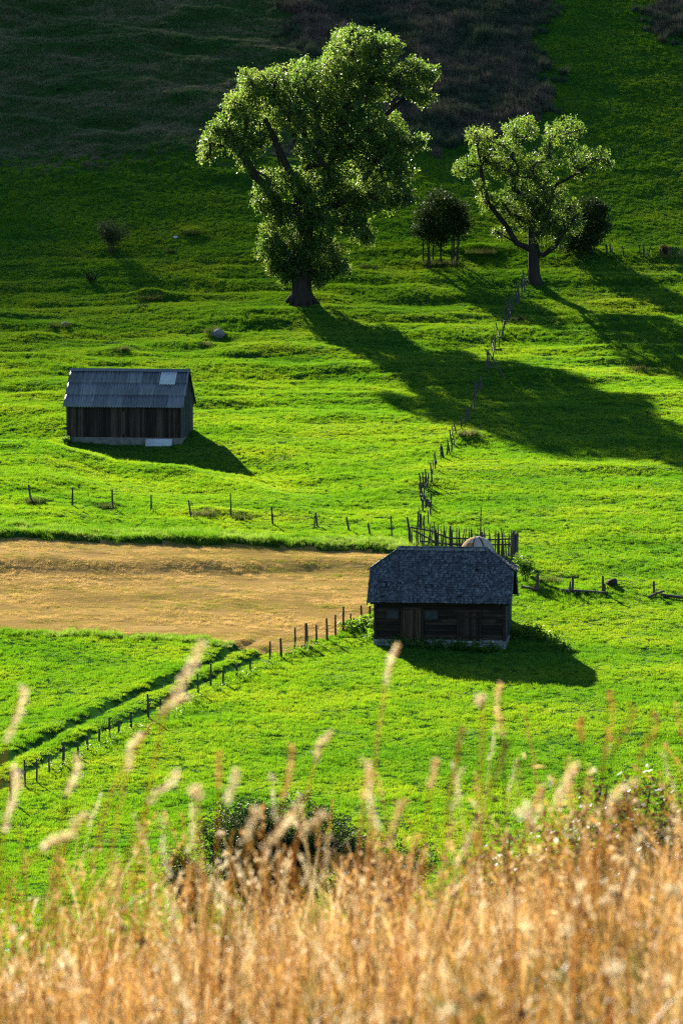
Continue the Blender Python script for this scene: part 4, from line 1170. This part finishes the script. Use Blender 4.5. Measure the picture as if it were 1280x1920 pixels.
# paling fence behind the barn
def paling():
    A = G(769, 1024); B = G(957, 1044)
    root = thing('paling_fence', 'rough dark paling fence around the yard behind the barn', 'fence', A)
    rn = random.Random(9); d = B - A
    def gp_(t):
        p = A + d * t; return Vector((p.x, p.y, gz(p.x, p.y))) - A
    n = 52
    for k in range(n + 1):
        t = k / n
        if rn.random() < .08: continue
        g = gp_(t + rn.uniform(-.006, .006)); hh = rn.uniform(1.1, 1.6) + .3 * t
        m = MB(); lx = rn.gauss(0, .09)
        r = rn.uniform(.038, .06)
        m.tube([g + Vector((0, -.05, -.1)), g + Vector((lx * .5, -.05, hh * .5)), g + Vector((lx, -.05, hh))], [r, r, r * .5], 5); m.build('picket', M['post'], root)
    for t, hh, r in ((0, 1.9, .09), (.26, 1.15, .08), (.40, 1.55, .10), (.49, 1.2, .08), (.72, 1.45, .09), (.88, 1.5, .09)):
        g = gp_(t); m = MB(); lean = -.22 if t == 0 else rn.gauss(0, .04)
        m.tube([g - Vector((0, 0, .3)), g + Vector((lean * .4, .08, hh * .6)), g + Vector((lean, .08, hh))], [r, r * .95, r * .7], 7); m.build('post', M['post'], root)
    for h0_, h1_, t0, t1 in ((1.25, .75, 0, .40), (.3, .35, .1, .55), (.75, 1.15, .36, 1), (.35, .8, .4, 1), (1.0, .3, .03, .26)):
        pts_ = [gp_(t0 + (t1 - t0) * k / 4) + Vector((0, .0, h0_ + (h1_ - h0_) * k / 4 + rn.uniform(-.03, .03))) for k in range(5)]
        m = MB(); m.tube(pts_, .06, 6); m.build('rail', M['post'], root)
    g = G(963, 1062) - A
    for dx, hh, r in ((-.06, 2.15, .13), (.16, 2.05, .12)):
        m = MB(); m.tube([g + Vector((dx, 0, -.3)), g + Vector((dx, 0, hh * .6)), g + Vector((dx + .03, 0, hh)), g + Vector((dx + .05, 0, hh + .15))], [r, r, r * .9, r * .4], 8); m.build('post', M['stake'], root)
paling()

# broad-leaved weeds round the barn
def weeds(name, label, pts_px, n, rmax, leaf, seed, mat='leaf_weed', hgt=.45):
    rn = np.random.default_rng(seed); cen = []; rad = []
    P = [G(*p) for p in pts_px]
    for k in range(n):
        i = rn.integers(0, len(P) - 1); t = rn.random(); p = P[i].lerp(P[i + 1], t)
        x = p.x + rn.normal(0, rmax * .5); y = p.y + rn.normal(0, rmax * .5); r = rn.uniform(.18, .4)
        cen.append((x, y, gz(x, y) + hgt * rn.uniform(.2, .8))); rad.append(r)
    o = obj(name, leaf_cloud(cen, rad, M[mat], name, leaf, 60, seed + 1, 5, .2, droop=.1, dirbias=.6)); tag(o, label, 'weeds', kind='stuff')
weeds('weeds', 'leafy weeds along the fence at the left end of the barn', [(660,1180),(690,1175),(703,1200)], 34, .8, .24, 71)
weeds('weeds', 'broad weed leaves spreading from the right end of the barn', [(962,1195),(985,1185),(1010,1195),(1040,1208),(1060,1225)], 46, .7, .22, 72, hgt=.3)
weeds('weeds', 'shaded weeds along the front footing of the barn', [(735,1214),(800,1216),(870,1220),(935,1226)], 50, .4, .2, 73, hgt=.35)
weeds('weeds', 'rank weeds along the lower side of the diagonal fence', [(590,1215),(540,1235),(480,1262),(400,1300),(330,1340),(250,1375),(170,1415),(100,1450)], 70, .5, .13, 74, 'leaf_weed', .2)

# ------------------------------------------------------------------ tall dry stalks standing against the meadow
STK = [  # tip px, tip py, head end px, head end py, distance, thickness, material, label
 (378,1205,312,1325,6.2,1.7,'plume','broadest pale seed plume, highest on the left, leaning right across the ruts'),
 (352,1308,300,1336,6.4,1.4,'plume','short pale seed head nodding just below the broadest plume on the left'),
 (748,1214,722,1282,7.5,.9,'plume','thin pale seed head reaching the foot of the barn'),
 (905,1316,905,1328,6.4,2.2,'plume','small round white seed head below the barn shadow'),
 (938,1285,942,1385,8.2,.6,'straw','thin straight stalk right of the round white seed head'),
 (868,1365,838,1520,7.0,1.2,'straw','orange spike standing right of centre below the barn'),
 (945,1392,915,1490,7.4,1.0,'straw','tan seed head curving right, right of the orange spike'),
 (624,1374,590,1430,7.4,.9,'plume','pale nodding seed head in the middle of the green meadow'),
 (272,1378,238,1448,7.2,1.0,'plume','pale slanting seed head below the diagonal fence at left'),
 (42,1288,12,1392,7.0,1.0,'plume','pale seed head near the left edge over the green field'),
 (546,1398,528,1505,8.2,.8,'straw','tan upright seed head above the large dark bush'),
 (332,1447,276,1508,7.0,1.0,'plume','pale slanting seed head left of the large dark bush'),
 (366,1482,370,1506,6.0,2.0,'plume','bright white rounded seed head left of the large dark bush'),
 (687,1432,680,1502,7.8,1.0,'straw','orange tan seed head upright right of the large dark bush'),
 (442,1446,424,1506,7.0,1.0,'plume','pale seed head just left of the dark bush top'),
 (412,1415,410,1480,8.0,.6,'straw','thin straw tip left of the dark bush, above the pale seed heads'),
 (1222,1338,1198,1425,8.5,.7,'straw','faint thin stalk nearest the right edge of the meadow'),
 (1182,1325,1150,1410,8.5,.8,'straw','slender tan seed head at right, second from the right edge'),
 (1140,1300,1130,1440,8.5,.7,'straw','tallest thin stalk on the right'),
 (1094,1348,1090,1392,8.0,.9,'straw','short tan tip left of the tallest thin stalk on the right'),
 (1198,1466,1140,1535,6.8,1.1,'plume','bright pale head slanting over the browning bush at right'),
 (1085,1436,1046,1510,6.8,1.4,'plume','thick bright pale head left of the browning bush'),
 (138,1418,122,1495,7.2,1.0,'plume','pale upright seed head low at far left, right of the fence end'),
 (138,1570,78,1592,6.2,1.1,'plume','pale head lying almost flat at lower left'),
 (168,1530,130,1570,6.4,1.1,'plume','pale slanting head just above the nearly flat one at lower left'),
 (546,1515,492,1592,6.2,1.2,'plume','bright pale head slanting in front of the large dark bush'),
 (476,1520,450,1582,6.2,1.2,'plume','pale blunt head at the left edge of the large dark bush'),
 (604,1530,565,1560,6.2,1.1,'plume','pale nodding head at the right edge of the large dark bush'),
 (22,1440,6,1560,6.6,1.2,'plume','pale long head against the left edge of the picture'),
 (814,1425,805,1480,7.6,.8,'straw','small tan tip just left of the orange spike'),
 (760,1500,725,1590,7.2,.7,'straw','dull slanting stalk between the dark bushes and the orange spike'),
 (1015,1480,985,1560,7.2,.8,'straw','slender stalk left of the thick bright pale head'),
]
def stalk(tx, ty, hx, hy, d, th, mat, label, k):
    rn = random.Random(900 + k)
    tip = at(tx, ty, d); he = at(hx, hy, d)
    ax = he - tip; L = ax.length
    bx = he.x + ax.x * .4 + rn.uniform(-.04, .04); by = d + rn.uniform(-.1, .1)
    b = Vector((bx, by, gz(bx, by)))
    root = thing('grass_stalk', label, 'grass stalk', b, 0, 'tall dry grass stalks against the green meadow')
    m = MB(); pts_ = []
    # smooth quadratic from base through head end
    ctrl = he + ax.normalized() * max(.15, (he.z - b.z) * .5)
    ctrl.x = (ctrl.x + b.x) / 2
    for i in range(9):
        t = i / 8; pts_.append((b * (1 - t) ** 2 + ctrl * 2 * t * (1 - t) + he * t * t) - b)
    pts_[0] = pts_[0] - Vector((0, 0, .03))
    pts_ += [he + (tip - he) * .5 - b, tip - b]
    m.tube(pts_, [.0023 - .0001 * i for i in range(len(pts_))], 5); m.build('stem', M['straw'], root)
    m = MB(); nodes_ = int(9 + 70 * L); axd = (tip - he).normalized()
    bow = Vector((rn.uniform(-.22, .22) * L, 0, .12 * L)); droop = Vector((rn.choice((-1, 1)) * .4, rn.uniform(-.3, .3), -.5))
    for i in range(nodes_):
        t = (i + rn.uniform(-.35, .35)) / nodes_; p = he + (tip - he) * t + bow * math.sin(t * math.pi) - b
        wide = .0037 * th * (math.sin(math.pi * min(1, .15 + .83 * t)) ** .8) * rn.uniform(.45, 1.25)
        arm = (axd * .8 + droop * .5 + Vector((rn.gauss(0, .6), rn.gauss(0, .6), rn.gauss(0, .3)))).normalized() * wide * 1.6
        for q_ in range(rn.randint(5, 10)):
            u = Vector((rn.gauss(0,1), rn.gauss(0,1), rn.gauss(0,1))).normalized()
            q = p + arm * rn.uniform(.1, 1) + u * wide * .35
            v = (axd + u * .7 + droop * .3).normalized(); l_ = rn.uniform(.006, .014); s_ = .0012 * (1 + .4 * th)
            sd = v.cross(Vector((rn.gauss(0,1), rn.gauss(0,1), rn.gauss(0,1)))).normalized() * s_
            m.poly([q - sd, q + v * l_ * .5 - sd * 1.2, q + v * l_, q + sd * 1.2 + v * l_ * .4])
    m.build('seed_head', M[mat], root)
for k, s in enumerate(STK): stalk(*s, k)

# ------------------------------------------------------------------ light, sky, camera
AZ, EL = R(-22), R(25)
sv = Vector((math.sin(AZ) * math.cos(EL), math.cos(AZ) * math.cos(EL), math.sin(EL)))
sun = bpy.data.lights.new('sun', 'SUN'); sun.energy = 5; sun.angle = R(.5); sun.color = (1, .92, .78)
so = bpy.data.objects.new('sun', sun); C.objects.link(so); so.rotation_euler = (-sv).to_track_quat('-Z', 'Y').to_euler(); so.location = (-60, 200, 90)
w = bpy.data.worlds.new('World'); sc.world = w; w.use_nodes = True
nt = w.node_tree; nt.nodes.clear()
wo = nt.nodes.new('ShaderNodeOutputWorld'); bg = nt.nodes.new('ShaderNodeBackground'); sk = nt.nodes.new('ShaderNodeTexSky')
sk.sky_type = 'NISHITA'; sk.sun_disc = False; sk.sun_elevation = EL; sk.sun_rotation = AZ; sk.altitude = 900; sk.ozone_density = 2.5
bg.inputs[1].default_value = .056
nt.links.new(sk.outputs[0], bg.inputs[0]); nt.links.new(bg.outputs[0], wo.inputs[0])

cam = bpy.data.cameras.new('camera'); co = bpy.data.objects.new('camera', cam); C.objects.link(co)
cam.sensor_fit = 'HORIZONTAL'; cam.sensor_width = 24; cam.lens = 24 * FPX / 1280
cam.clip_end = 9000; cam.clip_start = .1
co.location = (0, 0, 0); co.rotation_euler = (math.pi / 2 + PITCH, 0, 0)
cam.dof.use_dof = True; cam.dof.focus_distance = 245; cam.dof.aperture_fstop = 8; cam.dof.aperture_blades = 9
sc.camera = co
sc.view_settings.view_transform = 'Standard'; sc.view_settings.look = 'None'; sc.view_settings.gamma = 1; sc.view_settings.exposure = 1.75
sc.cycles.use_denoising = False; sc.cycles.pixel_filter_type = 'BLACKMAN_HARRIS'; sc.cycles.filter_width = 1.15
sc.cycles.max_bounces = 8; sc.cycles.transparent_max_bounces = 8
